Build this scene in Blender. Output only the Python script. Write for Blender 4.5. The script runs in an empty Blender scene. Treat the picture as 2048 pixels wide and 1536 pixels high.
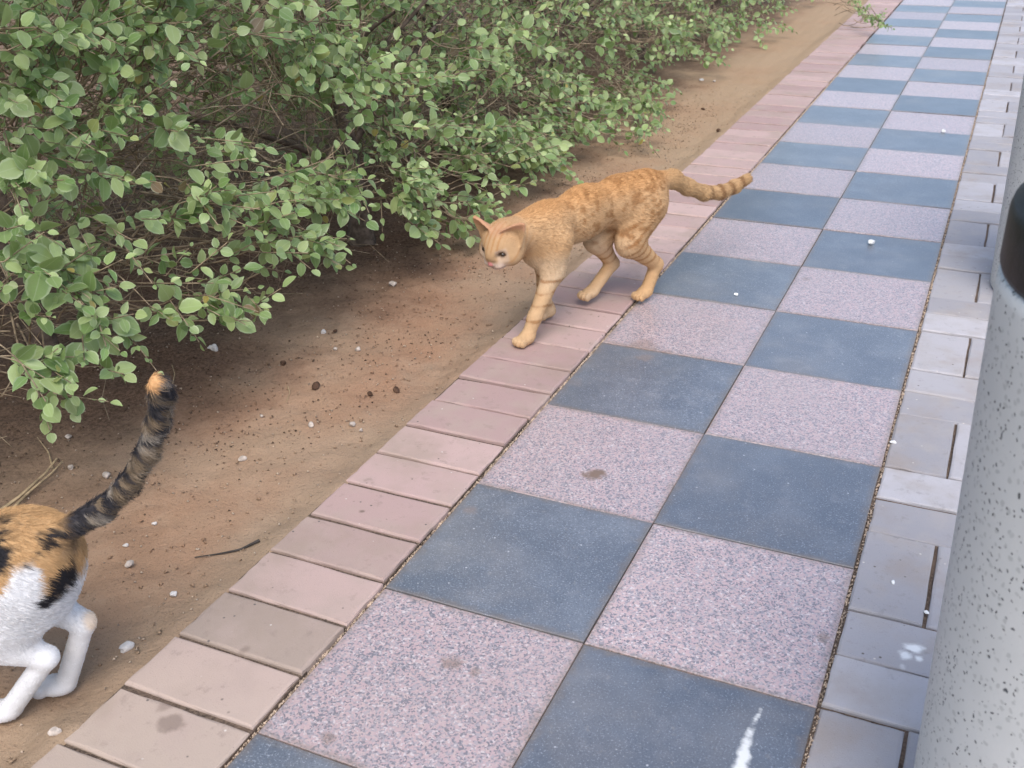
import bpy, math, random
import numpy as np
from mathutils import Matrix, Vector

rnd = random.Random(7)
rng = np.random.default_rng(7)
scene = bpy.context.scene
COL = scene.collection

# ------------------------------------------------------------------ camera
CAM_POS = np.array([0.37992, -1.03251, 0.93525])
F_PX = 2140.244                       # focal length in pixels of a 2048 px wide frame
def _rot(rx, rz, rl):
    cz, sz, cx, sx, cy, sy = math.cos(rz), math.sin(rz), math.cos(rx), math.sin(rx), math.cos(rl), math.sin(rl)
    return (np.array([[cz, -sz, 0], [sz, cz, 0], [0, 0, 1]]) @ np.array([[1, 0, 0], [0, cx, -sx], [0, sx, cx]])
            @ np.array([[cy, -sy, 0], [sy, cy, 0], [0, 0, 1]]))
CAM_R = _rot(math.radians(63.21545), math.radians(24.71327), math.radians(-1.23776))
cam_data = bpy.data.cameras.new('camera')
cam = bpy.data.objects.new('camera', cam_data)
COL.objects.link(cam)
M4 = np.eye(4); M4[:3, :3] = CAM_R; M4[:3, 3] = CAM_POS
cam.matrix_world = Matrix(M4.tolist())
cam_data.sensor_width = 36.0
cam_data.lens = F_PX / 2048 * 36.0
cam_data.clip_start = 0.02
cam_data.clip_end = 500.0
cam_data.dof.use_dof = True
cam_data.dof.focus_distance = 1.75
cam_data.dof.aperture_fstop = 13.0
scene.camera = cam

# ------------------------------------------------------------------ light
SUN_AZ, SUN_EL = math.radians(156), math.radians(56)     # azimuth clockwise from +Y
world = bpy.data.worlds.new('World')
scene.world = world
world.use_nodes = True
wn = world.node_tree.nodes; wl = world.node_tree.links
bg = wn['Background']
sky = wn.new('ShaderNodeTexSky'); sky.sky_type = 'NISHITA'
sky.sun_disc = False
sky.sun_elevation = SUN_EL
sky.sun_rotation = SUN_AZ
sky.air_density = 1.0; sky.dust_density = 2.8; sky.ozone_density = 1.0
wl.new(sky.outputs[0], bg.inputs[0])
bg.inputs[1].default_value = 0.135
sun_d = bpy.data.lights.new('sun', 'SUN')
sun_d.energy = 1.0
sun_d.angle = math.radians(40)
sun_d.color = (1.0, 0.98, 0.96)
sun = bpy.data.objects.new('sun', sun_d); COL.objects.link(sun)
sdir = Vector((math.sin(SUN_AZ) * math.cos(SUN_EL), math.cos(SUN_AZ) * math.cos(SUN_EL), math.sin(SUN_EL)))
sun.rotation_euler = sdir.to_track_quat('Z', 'Y').to_euler()
sun.location = sdir * 20

vs = scene.view_settings
vs.view_transform = 'Standard'; vs.look = 'None'; vs.gamma = 1.0; vs.use_curve_mapping = False
vs.exposure = 1.0
scene.render.engine = 'CYCLES'
scene.cycles.max_bounces = 4
scene.cycles.use_denoising = True

# ------------------------------------------------------------------ helpers
def ray(px, py):
    return CAM_R @ np.array([(px - 1024) / F_PX, (768 - py) / F_PX, -1.0])
def at(px, py, v=0.0, ax=2):
    d = ray(px, py); t = (v - CAM_POS[ax]) / d[ax]
    return CAM_POS + t * d
def to_px(P):
    c = (np.asarray(P, float) - CAM_POS) @ CAM_R
    return 1024 + F_PX * c[..., 0] / -c[..., 2], 768 - F_PX * c[..., 1] / -c[..., 2], -c[..., 2]

def tag(o, label=None, cat=None, group=None, kind=None):
    if label: o['label'] = label
    if cat: o['category'] = cat
    if group: o['group'] = group
    if kind: o['kind'] = kind
    return o
def link(name, data, parent=None, loc=(0, 0, 0)):
    o = bpy.data.objects.new(name, data); COL.objects.link(o)
    o.location = loc
    if parent: o.parent = parent
    return o
def empty(name, loc):
    o = link(name, None, None, loc); o.empty_display_size = 0.05
    return o
def mesh(name, V, F, mat=None, smooth=False):
    me = bpy.data.meshes.new(name)
    V = np.asarray(V, float)
    if isinstance(F, np.ndarray):
        k = F.shape[1]
        me.vertices.add(len(V)); me.vertices.foreach_set('co', V.ravel())
        me.loops.add(F.size); me.loops.foreach_set('vertex_index', F.ravel().astype(np.int32))
        me.polygons.add(len(F)); me.polygons.foreach_set('loop_start', np.arange(0, F.size, k, dtype=np.int32))
        me.update(calc_edges=True)
    else:
        me.from_pydata(V.tolist(), [], F); me.update()
    if mat: me.materials.append(mat)
    if smooth: me.polygons.foreach_set('use_smooth', [True] * len(me.polygons))
    return me

# value noise, 3-D, vectorised
_perm = rng.permutation(4096)
_val = rng.random(4096)
def vnoise(P, scale=1.0, seed=0):
    P = np.asarray(P, float) * scale + seed * 17.31
    I = np.floor(P).astype(np.int64); f = P - I; f = f * f * (3 - 2 * f)
    out = 0
    for dx in (0, 1):
        for dy in (0, 1):
            for dz in (0, 1):
                h = _val[_perm[(_perm[(_perm[(I[..., 0] + dx) & 4095] + I[..., 1] + dy) & 4095] + I[..., 2] + dz) & 4095]]
                w = (f[..., 0] if dx else 1 - f[..., 0]) * (f[..., 1] if dy else 1 - f[..., 1]) * (f[..., 2] if dz else 1 - f[..., 2])
                out = out + w * h
    return out
def fbm(P, scale, seed=0, o=3):
    r = 0; a = 0.5; t = 0
    for i in range(o):
        r = r + a * vnoise(P, scale * 2 ** i, seed + i); t += a; a *= 0.5
    return r / t
def sstep(x, a, b):
    t = np.clip((x - a) / (b - a), 0, 1); return t * t * (3 - 2 * t)

# ------------------------------------------------------------------ material helper
class Mat:
    def __init__(s, name, rough=0.8, spec=0.3):
        s.m = bpy.data.materials.new(name); s.m.use_nodes = True
        s.n = s.m.node_tree.nodes; s.l = s.m.node_tree.links
        s.b = s.n['Principled BSDF']
        s.b.inputs['Roughness'].default_value = rough
        s.b.inputs['Specular IOR Level'].default_value = spec
    def node(s, t, **kw):
        nd = s.n.new(t)
        for k, v in kw.items(): setattr(nd, k, v)
        return nd
    def put(s, sock, v):
        if hasattr(v, 'is_linked') or hasattr(v, 'links'): s.l.new(v, sock)
        else: sock.default_value = v
    def pos(s):
        return s.node('ShaderNodeNewGeometry').outputs['Position']
    def rndv(s):
        return s.node('ShaderNodeObjectInfo').outputs['Random']
    def vmath(s, op, a, b=None):
        nd = s.node('ShaderNodeVectorMath', operation=op); s.put(nd.inputs[0], a)
        if b is not None: s.put(nd.inputs[1], b)
        return nd.outputs['Value'] if op in ('DISTANCE', 'LENGTH', 'DOT_PRODUCT') else nd.outputs[0]
    def math(s, op, a, b=0.0, clamp=False):
        nd = s.node('ShaderNodeMath', operation=op); nd.use_clamp = clamp
        s.put(nd.inputs[0], a); s.put(nd.inputs[1], b); return nd.outputs[0]
    def ss(s, v, a, b, lo=0.0, hi=1.0):
        nd = s.node('ShaderNodeMapRange'); nd.interpolation_type = 'SMOOTHSTEP'
        s.put(nd.inputs[0], v); nd.inputs[1].default_value = a; nd.inputs[2].default_value = b
        nd.inputs[3].default_value = lo; nd.inputs[4].default_value = hi
        return nd.outputs[0]
    def noise(s, vec, scale, detail=3, rough=0.55):
        nd = s.node('ShaderNodeTexNoise'); s.put(nd.inputs['Vector'], vec)
        nd.inputs['Scale'].default_value = scale; nd.inputs['Detail'].default_value = detail
        nd.inputs['Roughness'].default_value = rough
        return nd.outputs['Fac']
    def voro(s, vec, scale, out='Color', rand=1.0):
        nd = s.node('ShaderNodeTexVoronoi'); s.put(nd.inputs['Vector'], vec)
        nd.inputs['Scale'].default_value = scale; nd.inputs['Randomness'].default_value = rand
        return nd.outputs[out]
    def ramp(s, fac, stops, const=False):
        nd = s.node('ShaderNodeValToRGB'); s.put(nd.inputs[0], fac)
        cr = nd.color_ramp
        if const: cr.interpolation = 'CONSTANT'
        while len(cr.elements) < len(stops): cr.elements.new(0.5)
        for e, (p, c) in zip(cr.elements, stops):
            e.position = p; e.color = (*c, 1)
        return nd.outputs[0]
    def mix(s, fac, a, b, mode='MIX'):
        nd = s.node('ShaderNodeMix', data_type='RGBA', blend_type=mode)
        s.put(nd.inputs[0], fac)
        for i, v in ((6, a), (7, b)):
            if isinstance(v, tuple): v = (*v, 1) if len(v) == 3 else v
            s.put(nd.inputs[i], v)
        return nd.outputs[2]
    def bump(s, h, strength=0.3, dist=0.002, normal=None):
        nd = s.node('ShaderNodeBump'); nd.inputs['Strength'].default_value = strength
        nd.inputs['Distance'].default_value = dist; s.put(nd.inputs['Height'], h)
        if normal: s.l.new(normal, nd.inputs['Normal'])
        return nd.outputs[0]
    def base(s, c): s.put(s.b.inputs['Base Color'], (*c, 1) if isinstance(c, tuple) else c)
    def spots(s, pos, items):
        """stains with a place of their own: items of (x, y, radius, strength)"""
        wob = s.noise(pos, 60, 3)
        acc = None
        for x, y, r, st in items:
            dd = s.vmath('DISTANCE', pos, (x, y, 0.004))
            dd = s.math('ADD', dd, s.math('MULTIPLY', s.math('SUBTRACT', wob, 0.5), r * 1.6))
            k = s.ss(dd, r * 0.45, r * 1.15, st, 0.0)
            acc = k if acc is None else s.math('MAXIMUM', acc, k)
        return acc
    def rim(s, c, col):
        """dirt that gathers along a square tile's own edges"""
        sep = s.node('ShaderNodeSeparateXYZ'); s.l.new(s.node('ShaderNodeTexCoord').outputs['Object'], sep.inputs[0])
        e = s.math('MAXIMUM', s.math('ABSOLUTE', sep.outputs[0]), s.math('ABSOLUTE', sep.outputs[1]))
        e = s.math('ADD', e, s.math('MULTIPLY', s.math('SUBTRACT', s.noise(s.pos(), 38, 4, .65), .5), .03))
        return s.mix(s.ss(e, .135, .152, 0, .55), c, col)
    def attr(s, name, out='Color'):
        nd = s.node('ShaderNodeAttribute'); nd.attribute_name = name; return nd.outputs[out]

def spot(px, py, r, st):
    p = at(px, py, 0.003); return (float(p[0]), float(p[1]), r, st)

# ---- paving tile, pale terrazzo
def mat_terrazzo_tile():
    m = Mat('terrazzo_tile', 0.40, 0.6)
    m.b.inputs['Coat Weight'].default_value = .45; m.b.inputs['Coat Roughness'].default_value = .28
    P = m.pos(); off = m.math('MULTIPLY', m.rndv(), 9.0)
    comb = m.node('ShaderNodeCombineXYZ'); m.l.new(off, comb.inputs[0]); m.l.new(off, comb.inputs[2])
    Q = m.vmath('ADD', P, comb.outputs[0])
    warp = m.node('ShaderNodeTexNoise'); m.put(warp.inputs['Vector'], Q); warp.inputs['Scale'].default_value = 160
    Qw = m.vmath('ADD', Q, m.vmath('MULTIPLY', warp.outputs['Color'], (0.006, 0.006, 0.006)))
    chip = m.node('ShaderNodeSeparateColor'); m.l.new(m.voro(Qw, 380), chip.inputs[0])
    c = m.ramp(chip.outputs[0], [(0, (0.125, 0.13, 0.155)), (0.09, (0.26, 0.25, 0.275)), (0.22, (0.39, 0.35, 0.37)), (0.42, (0.53, 0.375, 0.375)), (0.72, (0.57, 0.43, 0.405)), (0.92, (0.66, 0.59, 0.58))], const=True)
    chip2 = m.node('ShaderNodeSeparateColor'); m.l.new(m.voro(Qw, 420), chip2.inputs[0])
    c = m.mix(m.ss(chip2.outputs[1], 0.86, 0.9), c, (0.13, 0.14, 0.175))
    c = m.mix(m.math('MULTIPLY', m.noise(P, 7, 4), 0.45), c, (0.46, 0.40, 0.41))
    big = m.noise(P, 1.7, 3)
    c = m.mix(m.ss(big, 0.4, 0.75, 0.0, 0.22), c, (0.42, 0.35, 0.30))
    c = m.mix(1.0, c, m.mix(m.rndv(), (.86, .85, .86), (1.08, 1.07, 1.06)), 'MULTIPLY')
    c = m.mix(m.ss(m.noise(P, 60, 4, .7), .60, .72, 0, .35), c, (0.30, .25, .22))
    c = m.rim(c, (0.24, .185, .15))
    st = m.spots(P, [spot(1188, 945, .021, 1.0), spot(905, 1322, .017, .55), spot(950, 1342, .011, .5), spot(1285, 690, .038, .4), spot(1652, 1270, .013, .6), spot(655, 1473, .012, .5), spot(1612, 555, .012, .5), spot(1330, 702, .016, .35)])
    c = m.mix(st, c, (0.20, 0.135, 0.095))
    m.base(c)
    m.put(m.b.inputs['Normal'], m.bump(m.noise(P, 420, 3), 0.25, 0.001))
    return m.m
# ---- paving tile, plain slate blue
def mat_slate_tile():
    m = Mat('slate_blue_tile', 0.36, 0.65)
    m.b.inputs['Coat Weight'].default_value = .45; m.b.inputs['Coat Roughness'].default_value = .28
    P = m.pos(); off = m.math('MULTIPLY', m.rndv(), 9.0)
    comb = m.node('ShaderNodeCombineXYZ'); m.l.new(off, comb.inputs[0]); m.l.new(off, comb.inputs[2])
    Q = m.vmath('ADD', P, comb.outputs[0])
    c = m.mix(m.ss(m.noise(Q, 9, 5, 0.6), 0.4, 0.72), (0.108, 0.127, 0.158), (0.152, 0.174, 0.208))
    c = m.mix(m.ss(m.noise(Q, 26, 4, 0.6), 0.52, 0.75, 0, 0.5), c, (0.215, 0.228, 0.255))
    grain = m.noise(Q, 380, 2, 0.75)
    c = m.mix(m.ss(grain, 0.56, 0.70, 0, 0.8), c, (0.36, 0.39, 0.44))
    c = m.mix(m.ss(grain, 0.42, 0.30, 0, 0.8), c, (0.05, 0.06, 0.08))
    fl = m.node('ShaderNodeSeparateColor'); m.l.new(m.voro(Q, 150), fl.inputs[0])
    fd = m.voro(Q, 150, 'Distance')
    c = m.mix(m.math('MULTIPLY', m.ss(fl.outputs[0], .984, .988), m.ss(fd, .30, .12)), c, (0.5, 0.52, 0.56))
    c = m.mix(m.spots(P, [spot(940, 1018, .014, .5), spot(1290, 712, .02, .4), spot(1150, 760, .02, .2)]), c, (0.24, 0.18, 0.15))
    c = m.mix(m.ss(m.noise(P, 3.1, 4, .65), .45, .72, 0, .34), c, (0.27, 0.245, 0.22))
    c = m.mix(1.0, c, m.mix(m.rndv(), (.78, .79, .82), (1.16, 1.14, 1.11)), 'MULTIPLY')
    c = m.mix(m.ss(m.noise(P, 75, 4, .7), .60, .72, 0, .35), c, (0.31, .29, .27))
    c = m.rim(c, (0.17, .135, .105))
    streak = [spot(1478 + 44 * t - 6 * math.sin(3 * t), 1545 - 130 * t, .0115 - .0070 * t, 1.0) for t in [k / 27 for k in range(28)]]
    c = m.mix(m.spots(P, streak), c, (0.70, .71, .70))
    m.base(c)
    m.put(m.b.inputs['Normal'], m.bump(grain, 0.35, 0.001))
    return m.m
# ---- pressed concrete block
def mat_block(name, c1, c2, c3, stains, stain_col, near=None):
    m = Mat(name, 0.7, 0.3)
    P = m.pos(); R = m.rndv()
    c = m.mix(R, c1, c2)
    if near:                                  # the older bricks at this end are tan rather than pink
        sy = m.node('ShaderNodeSeparateXYZ'); m.l.new(P, sy.inputs[0])
        c = m.mix(m.ss(m.math('ADD', sy.outputs[1], m.math('MULTIPLY', R, .25)), .35, -.25, 0, .8), c, near)
    c = m.mix(1.0, c, m.mix(m.rndv(), (.86, .86, .86), (1.10, 1.10, 1.10)), 'MULTIPLY')
    c = m.mix(m.ss(m.noise(P, 14, 5, .6), .42, .72, 0, .7), c, c3)
    c = m.mix(m.ss(m.noise(P, 42, 5, .7), .56, .72, 0, .5), c, tuple(x * .62 for x in c3))
    c = m.mix(m.ss(m.noise(P, 5, 4, .65), .48, .7, 0, .45), c, (0.30, .235, .18))
    g = m.noise(P, 700, 2, .7)
    c = m.mix(m.ss(g, .36, .26, 0, .7), c, tuple(x * .35 for x in c1))
    c = m.mix(m.ss(g, .66, .76, 0, .6), c, tuple(min(1, x * 1.5) for x in c1))
    pit = m.node('ShaderNodeSeparateColor'); m.l.new(m.voro(P, 95), pit.inputs[0])
    pd = m.voro(P, 95, 'Distance')
    c = m.mix(m.math('MULTIPLY', m.ss(pit.outputs[0], .95, .97), m.ss(pd, .24, .10)), c, (0.13, .11, .10))
    c = m.mix(m.math('MULTIPLY', m.ss(pit.outputs[1], .97, .98), m.ss(pd, .2, .08)), c, (0.6, .55, .5))
    if stains: c = m.mix(m.spots(P, stains), c, stain_col)
    m.base(c)
    m.put(m.b.inputs['Normal'], m.bump(m.noise(P, 480, 3, .7), 0.4, 0.0012))
    return m.m
# ---- bare earth
def mat_soil():
    m = Mat('bare_earth', 0.95, 0.12)
    P = m.pos()
    sep = m.node('ShaderNodeSeparateXYZ'); m.l.new(P, sep.inputs[0])
    n1 = m.noise(P, 2.3, 4); n2 = m.noise(P, 11, 5, .65); n3 = m.noise(P, 140, 4, .7)
    c = m.mix(m.ss(n1, .38, .64), (0.325, 0.190, 0.118), (0.345, 0.240, 0.160))
    c = m.mix(m.ss(n2, .45, .75, 0, .6), c, (0.385, 0.265, 0.180))
    # decayed leaf crumbs before the shrubs, colour darkened further to deepen shade beneath
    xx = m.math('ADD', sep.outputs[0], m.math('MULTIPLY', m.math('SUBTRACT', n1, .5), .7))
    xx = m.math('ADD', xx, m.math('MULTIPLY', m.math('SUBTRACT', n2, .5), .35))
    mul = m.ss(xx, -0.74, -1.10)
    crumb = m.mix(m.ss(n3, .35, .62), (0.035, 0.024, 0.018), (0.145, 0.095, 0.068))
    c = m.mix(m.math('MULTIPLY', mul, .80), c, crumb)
    c = m.mix(m.ss(n3, .40, .30, 0, .65), c, (0.07, .048, .035))
    c = m.mix(m.ss(n3, .66, .76, 0, .5), c, (0.42, .32, .23))
    # sandy margin by the edging, drier towards the camera
    edge = m.ss(m.math('ADD', sep.outputs[0], m.math('MULTIPLY', n2, .12)), -0.60, -0.46)
    c = m.mix(m.math('MULTIPLY', edge, .55), c, (0.33, .25, .175))
    dry = m.ss(m.math('ADD', sep.outputs[1], m.math('MULTIPLY', n1, .8)), .75, -.15)
    c = m.mix(m.math('MULTIPLY', dry, .45), c, (0.31, .235, .155))
    far = m.ss(m.math('ADD', sep.outputs[1], m.math('MULTIPLY', n2, .8)), 1.6, 3.2)
    c = m.mix(m.math('MULTIPLY', far, m.math('SUBTRACT', .6, m.math('MULTIPLY', mul, .5))), c, (0.40, .29, .18))
    n4 = m.noise(P, 420, 2, .7)
    c = m.mix(m.ss(n4, .42, .30, 0, .55), c, (0.09, .062, .045))
    c = m.mix(m.ss(n4, .64, .76, 0, .5), c, (0.45, .35, .26))
    m.base(c)
    b1 = m.bump(n3, .7, .004)
    m.put(m.b.inputs['Normal'], m.bump(m.noise(P, 45, 5, .7), .5, .008, b1))
    return m.m
def mat_sand():
    m = Mat('joint_sand', 0.95, 0.1)
    P = m.pos(); n = m.noise(P, 260, 3, .7)
    c = m.mix(m.ss(n, .35, .65), (0.06, .045, .036), (0.17, .13, .10))
    c = m.mix(m.ss(m.noise(P, 9, 3), .45, .7, 0, .6), c, (0.17, .12, .09))
    m.base(c); m.put(m.b.inputs['Normal'], m.bump(n, .8, .003)); return m.m
def mat_bench():
    m = Mat('white_terrazzo', 0.55, 0.4)
    P = m.pos()
    warp = m.node('ShaderNodeTexNoise'); m.put(warp.inputs['Vector'], P); warp.inputs['Scale'].default_value = 120
    Q = m.vmath('ADD', P, m.vmath('MULTIPLY', warp.outputs['Color'], (0.008, 0.008, 0.008)))
    def chips(sc, th, r):
        nd = m.node('ShaderNodeSeparateColor'); m.l.new(m.voro(Q, sc), nd.inputs[0])
        return m.math('MULTIPLY', m.ss(nd.outputs[0], th, th + .01), m.ss(m.voro(Q, sc, 'Distance'), r, r * .7))
    c = m.mix(m.noise(P, 30, 4), (0.54, 0.545, 0.525), (0.62, 0.62, 0.595))
    c = m.mix(chips(170, .62, .42), c, (0.46, .465, .445))
    c = m.mix(chips(190, .86, .32), c, (0.075, .08, .085))
    c = m.mix(chips(260, .82, .34), c, (0.08, .08, .08))
    m.base(c); m.put(m.b.inputs['Normal'], m.bump(m.noise(P, 250, 3), .2, .001)); return m.m
def mat_plain(name, col, rough=.8, spec=.3, var=.25, scale=60, bump=.3):
    m = Mat(name, rough, spec); P = m.pos()
    n = m.noise(P, scale, 4)
    c = m.mix(m.ss(n, .3, .7), tuple(x * (1 - var) for x in col), tuple(min(1, x * (1 + var)) for x in col))
    m.base(c)
    if bump: m.put(m.b.inputs['Normal'], m.bump(m.noise(P, scale * 6, 3), bump, .001))
    return m.m
def mat_leaf():
    m = Mat('leaf', 0.38, 0.5)
    uv = m.node('ShaderNodeUVMap'); uv.uv_map = 'UVMap'
    sep = m.node('ShaderNodeSeparateXYZ'); m.l.new(uv.outputs[0], sep.inputs[0])
    u = m.math('ABSOLUTE', m.math('SUBTRACT', m.math('MULTIPLY', sep.outputs[0], 2), 1))
    base = m.attr('tint')
    wob = m.noise(m.pos(), 90, 2)
    rim = m.ss(m.math('ADD', u, m.math('MULTIPLY', wob, .14)), .80, .95, 0, .8)
    pale = m.mix(.45, base, (0.55, .62, .42))
    c = m.mix(rim, base, pale)
    c = m.mix(m.ss(u, .08, .02, 0, .5), c, pale)
    vein = m.math('ABSOLUTE', m.math('SINE', m.math('MULTIPLY', m.math('SUBTRACT', sep.outputs[1], m.math('MULTIPLY', u, .12)), 26)))
    c = m.mix(m.ss(vein, .22, .04, 0, .12), c, pale)
    c = m.mix(m.ss(m.noise(m.pos(), 35, 4), .5, .75, 0, .3), c, (0.22, .24, .13))
    m.base(c)
    tr = m.node('ShaderNodeBsdfTranslucent'); m.put(tr.inputs[0], m.mix(.5, c, (0.25, .38, .06)))
    mx = m.node('ShaderNodeMixShader'); mx.inputs[0].default_value = .28
    m.l.new(m.b.outputs[0], mx.inputs[1]); m.l.new(tr.outputs[0], mx.inputs[2])
    m.l.new(mx.outputs[0], m.n['Material Output'].inputs[0])
    m.put(m.b.inputs['Normal'], m.bump(m.noise(m.pos(), 300, 2), .25, .001))
    return m.m
def mat_coat(name):
    m = Mat(name, 0.85, 0.12)
    m.base(m.attr('coat'))
    m.b.inputs['Sheen Weight'].default_value = .0
    return m.m

M_TERR, M_SLATE = mat_terrazzo_tile(), mat_slate_tile()
M_KERB = mat_block('pink_concrete_block', (0.43, 0.295, 0.275), (0.46, 0.335, 0.305), (0.40, 0.31, 0.265),
                   [spot(725, 1027, .006, .9), spot(340, 1450, .018, .6), spot(330, 1415, .012, .45), spot(490, 1305, .008, .5), spot(1340, 655, .02, .25)], (0.17, .125, .10), (0.38, .315, .25))
M_GREY = mat_block('grey_concrete_block', (0.345, 0.335, 0.352), (0.42, 0.405, 0.418), (0.365, 0.338, 0.325), [spot(1828, 1292, .013, 1.0), spot(1812, 1305, .012, .9), spot(1838, 1312, .008, .9), spot(1805, 1330, .007, .5)], (0.78, .78, .77))
M_SOIL, M_SAND, M_BENCH, M_LEAF = mat_soil(), mat_sand(), mat_bench(), mat_leaf()
M_TWIG = mat_plain('dry_twig', (0.27, .21, .14), .85, .2, .5, 40, .4)
M_BARK = mat_plain('bark', (0.13, .10, .08), .9, .15, .45, 50, .8)
M_STONE = mat_plain('pale_stone', (0.44, .38, .33), .85, .3, .3, 90, .5)
M_WHITE = mat_plain('white_stone', (0.58, .55, .52), .75, .3, .18, 90, .4)
M_CLOD = mat_plain('earth_clod', (0.085, .050, .034), .95, .1, .4, 120, .8)
M_CRUMB = mat_plain('leaf_crumb', (0.125, .085, .060), .95, .1, .6, 90, .5)
M_PALEC = mat_plain('pale_grit', (0.42, .33, .25), .95, .1, .4, 90, .5)
M_PAINT = mat_plain('white_paint', (0.75, .75, .73), .6, .4, .15, 120, .4)
M_BLACK = mat_plain('black_fabric', (0.018, .019, .023), .5, .4, .3, 60, .4)
M_BLADE = mat_plain('dark_twig', (0.045, .038, .034), .7, .3, .3, 60, .3)
M_STRAW = mat_plain('straw', (0.36, .27, .16), .8, .3, .35, 60, .3)

# ------------------------------------------------------------------ ground
xs = np.concatenate([[-80, -30, -10, -5], np.arange(-3.6, -1.4, .05), np.arange(-1.4, -.50, .014), [-.5, -.494, -.488, -.482, -.476, -.470, -.46, 0, .5, 1, 1.5, 3, 8, 30, 80]])
ys = np.concatenate([[-80, -30, -8, -2], np.arange(-.9, 1.6, .014), np.arange(1.6, 4.0, .03), np.arange(4, 9, .12), [10, 14, 25, 60, 150]])
X, Y = np.meshgrid(xs, ys, indexing='ij')
PX = np.stack([X, Y, np.zeros_like(X)], -1)
Z = -0.016 + .020 * (fbm(PX, 3.0, 1) - .5) + .014 * (fbm(PX, 17, 2) - .5) + .009 * (fbm(PX, 60, 3, 2) - .5)
Z += .05 * sstep(-X, 1.0, 2.2) + .012 * sstep(-X, .85, 1.15) * fbm(PX, 30, 5)
Z += .016 * sstep(X, -.57, -.50) - .9 * np.maximum(X + .50, 0) + .022 * (fbm(PX, 9, 12) - .5) * sstep(X, -.58, -.51)   # earth banked against the edging
Z = np.where(X > -.473, -.06, Z)
Z = np.where((X > 1.4) , -.02, Z)
nx, ny = len(xs), len(ys)
idx = np.arange(nx * ny).reshape(nx, ny)
Fq = np.stack([idx[:-1, :-1], idx[1:, :-1], idx[1:, 1:], idx[:-1, 1:]], -1).reshape(-1, 4)
PX[..., 2] = Z
ground = link('ground', mesh('ground', PX.reshape(-1, 3), Fq, M_SOIL, True))
tag(ground, 'reddish brown bare earth between the shrubs and the brick edging', kind='structure')
def soil_z(x, y):
    i = np.clip(np.searchsorted(xs, x), 1, nx - 1); j = np.clip(np.searchsorted(ys, y), 1, ny - 1)
    return float(max(Z[i - 1, j - 1], Z[i, j - 1], Z[i - 1, j], Z[i, j]))

# ------------------------------------------------------------------ paving
def slab_mesh(name, sx, sy, h, bev, mat, seed=0, drop=None, wob=0.0):
    """block with a bevelled top edge; origin at the middle of its top"""
    r = np.random.default_rng(seed)
    hx, hy = sx / 2, sy / 2
    nseg = 6
    def ring(ix, z, amp):
        pts = []
        for (a, b) in (((-1, -1), (1, -1)), ((1, -1), (1, 1)), ((1, 1), (-1, 1)), ((-1, 1), (-1, -1))):
            for k in range(nseg):
                t = k / nseg
                x = (a[0] * (1 - t) + b[0] * t) * (hx - ix); y = (a[1] * (1 - t) + b[1] * t) * (hy - ix)
                pts.append((x, y, z))
        P = np.array(pts); P[:, :2] += amp * (r.random((len(P), 2)) - .5); return P
    d = bev if drop is None else drop
    R0 = ring(bev, 0, wob); R1 = ring(bev * .35, -d * .35, wob); R2 = ring(0, -d, wob * .5); R3 = ring(0, -h, 0)
    V = np.concatenate([R0, R1, R2, R3]); n = 4 * nseg
    F = [list(range(n))]
    for k in range(3):
        for i in range(n):
            j = (i + 1) % n
            F.append([k * n + i, (k + 1) * n + i, (k + 1) * n + j, k * n + j])
    return mesh(name, V, F, mat)

def slab_faces(x0, x1, z):
    V = [(x0, -1.6, z), (x1, -1.6, z), (x1, 9.2, z), (x0, 9.2, z), (x0, -1.6, -.05), (x1, -1.6, -.05), (x1, 9.2, -.05), (x0, 9.2, -.05)]
    return V, [(0, 1, 2, 3), (0, 4, 5, 1), (1, 5, 6, 2), (2, 6, 7, 3), (3, 7, 4, 0)]
Va, Fa = slab_faces(-.3045, 1.42, -.0040); Vb, Fb = slab_faces(-.503, -.3045, .0012)
bed = link('path_bed', mesh('path_bed', Va + Vb, Fa + [tuple(k + 8 for k in f) for f in Fb], M_SAND))
tag(bed, 'sandy bedding showing in the joints of the paving', kind='structure')

pavement = empty('pavement', (0, 0, 0)); tag(pavement, 'footpath of checkered pale pink and slate blue square tiles', kind='structure')
terr = [slab_mesh('terrazzo_tile', .2985, .298, .035, .0013, M_TERR, s, wob=.0008) for s in range(4)]
slat = [slab_mesh('slate_tile', .2985, .298, .035, .0013, M_SLATE, 10 + s, wob=.0008) for s in range(4)]
for r_ in range(-3, 29):
    for c_ in range(2):
        dark = (r_ + c_) % 2 == 0
        # row 0: left column slate (between joints 0 and 1), right column terrazzo
        me = (slat if dark else terr)[rnd.randrange(4)]
        o = link('tile', me, pavement, (-.15 + .3 * c_ + rnd.uniform(-.0006, .0006), .15 + .3 * r_ + rnd.uniform(-.0006, .0006), rnd.uniform(-.0012, .0012)))
        o.rotation_euler = (rnd.uniform(-.003, .003), rnd.uniform(-.003, .003), rnd.choice((0, 0)) + rnd.uniform(-.002, .002))

kerb = empty('kerb', (-.4025, 0, 0)); tag(kerb, 'edging of pinkish concrete bricks laid side by side along the earth', kind='structure')
kb = [slab_mesh('edging_brick', .195, .0965, .06, .0036, M_KERB, 20 + s, drop=.0030, wob=.0026) for s in range(6)]
for i in range(-13, 88):
    y = .058 + .1035 * i
    o = link('brick', kb[rnd.randrange(6)], kerb, (rnd.uniform(-.0015, .0015), y + rnd.uniform(-.0012, .0012), .007 + rnd.uniform(-.0015, .0018)))
    o.rotation_euler = (rnd.uniform(-.010, .010), rnd.uniform(-.008, .008), rnd.uniform(-.008, .008) + rnd.choice((0, math.pi)))

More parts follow.
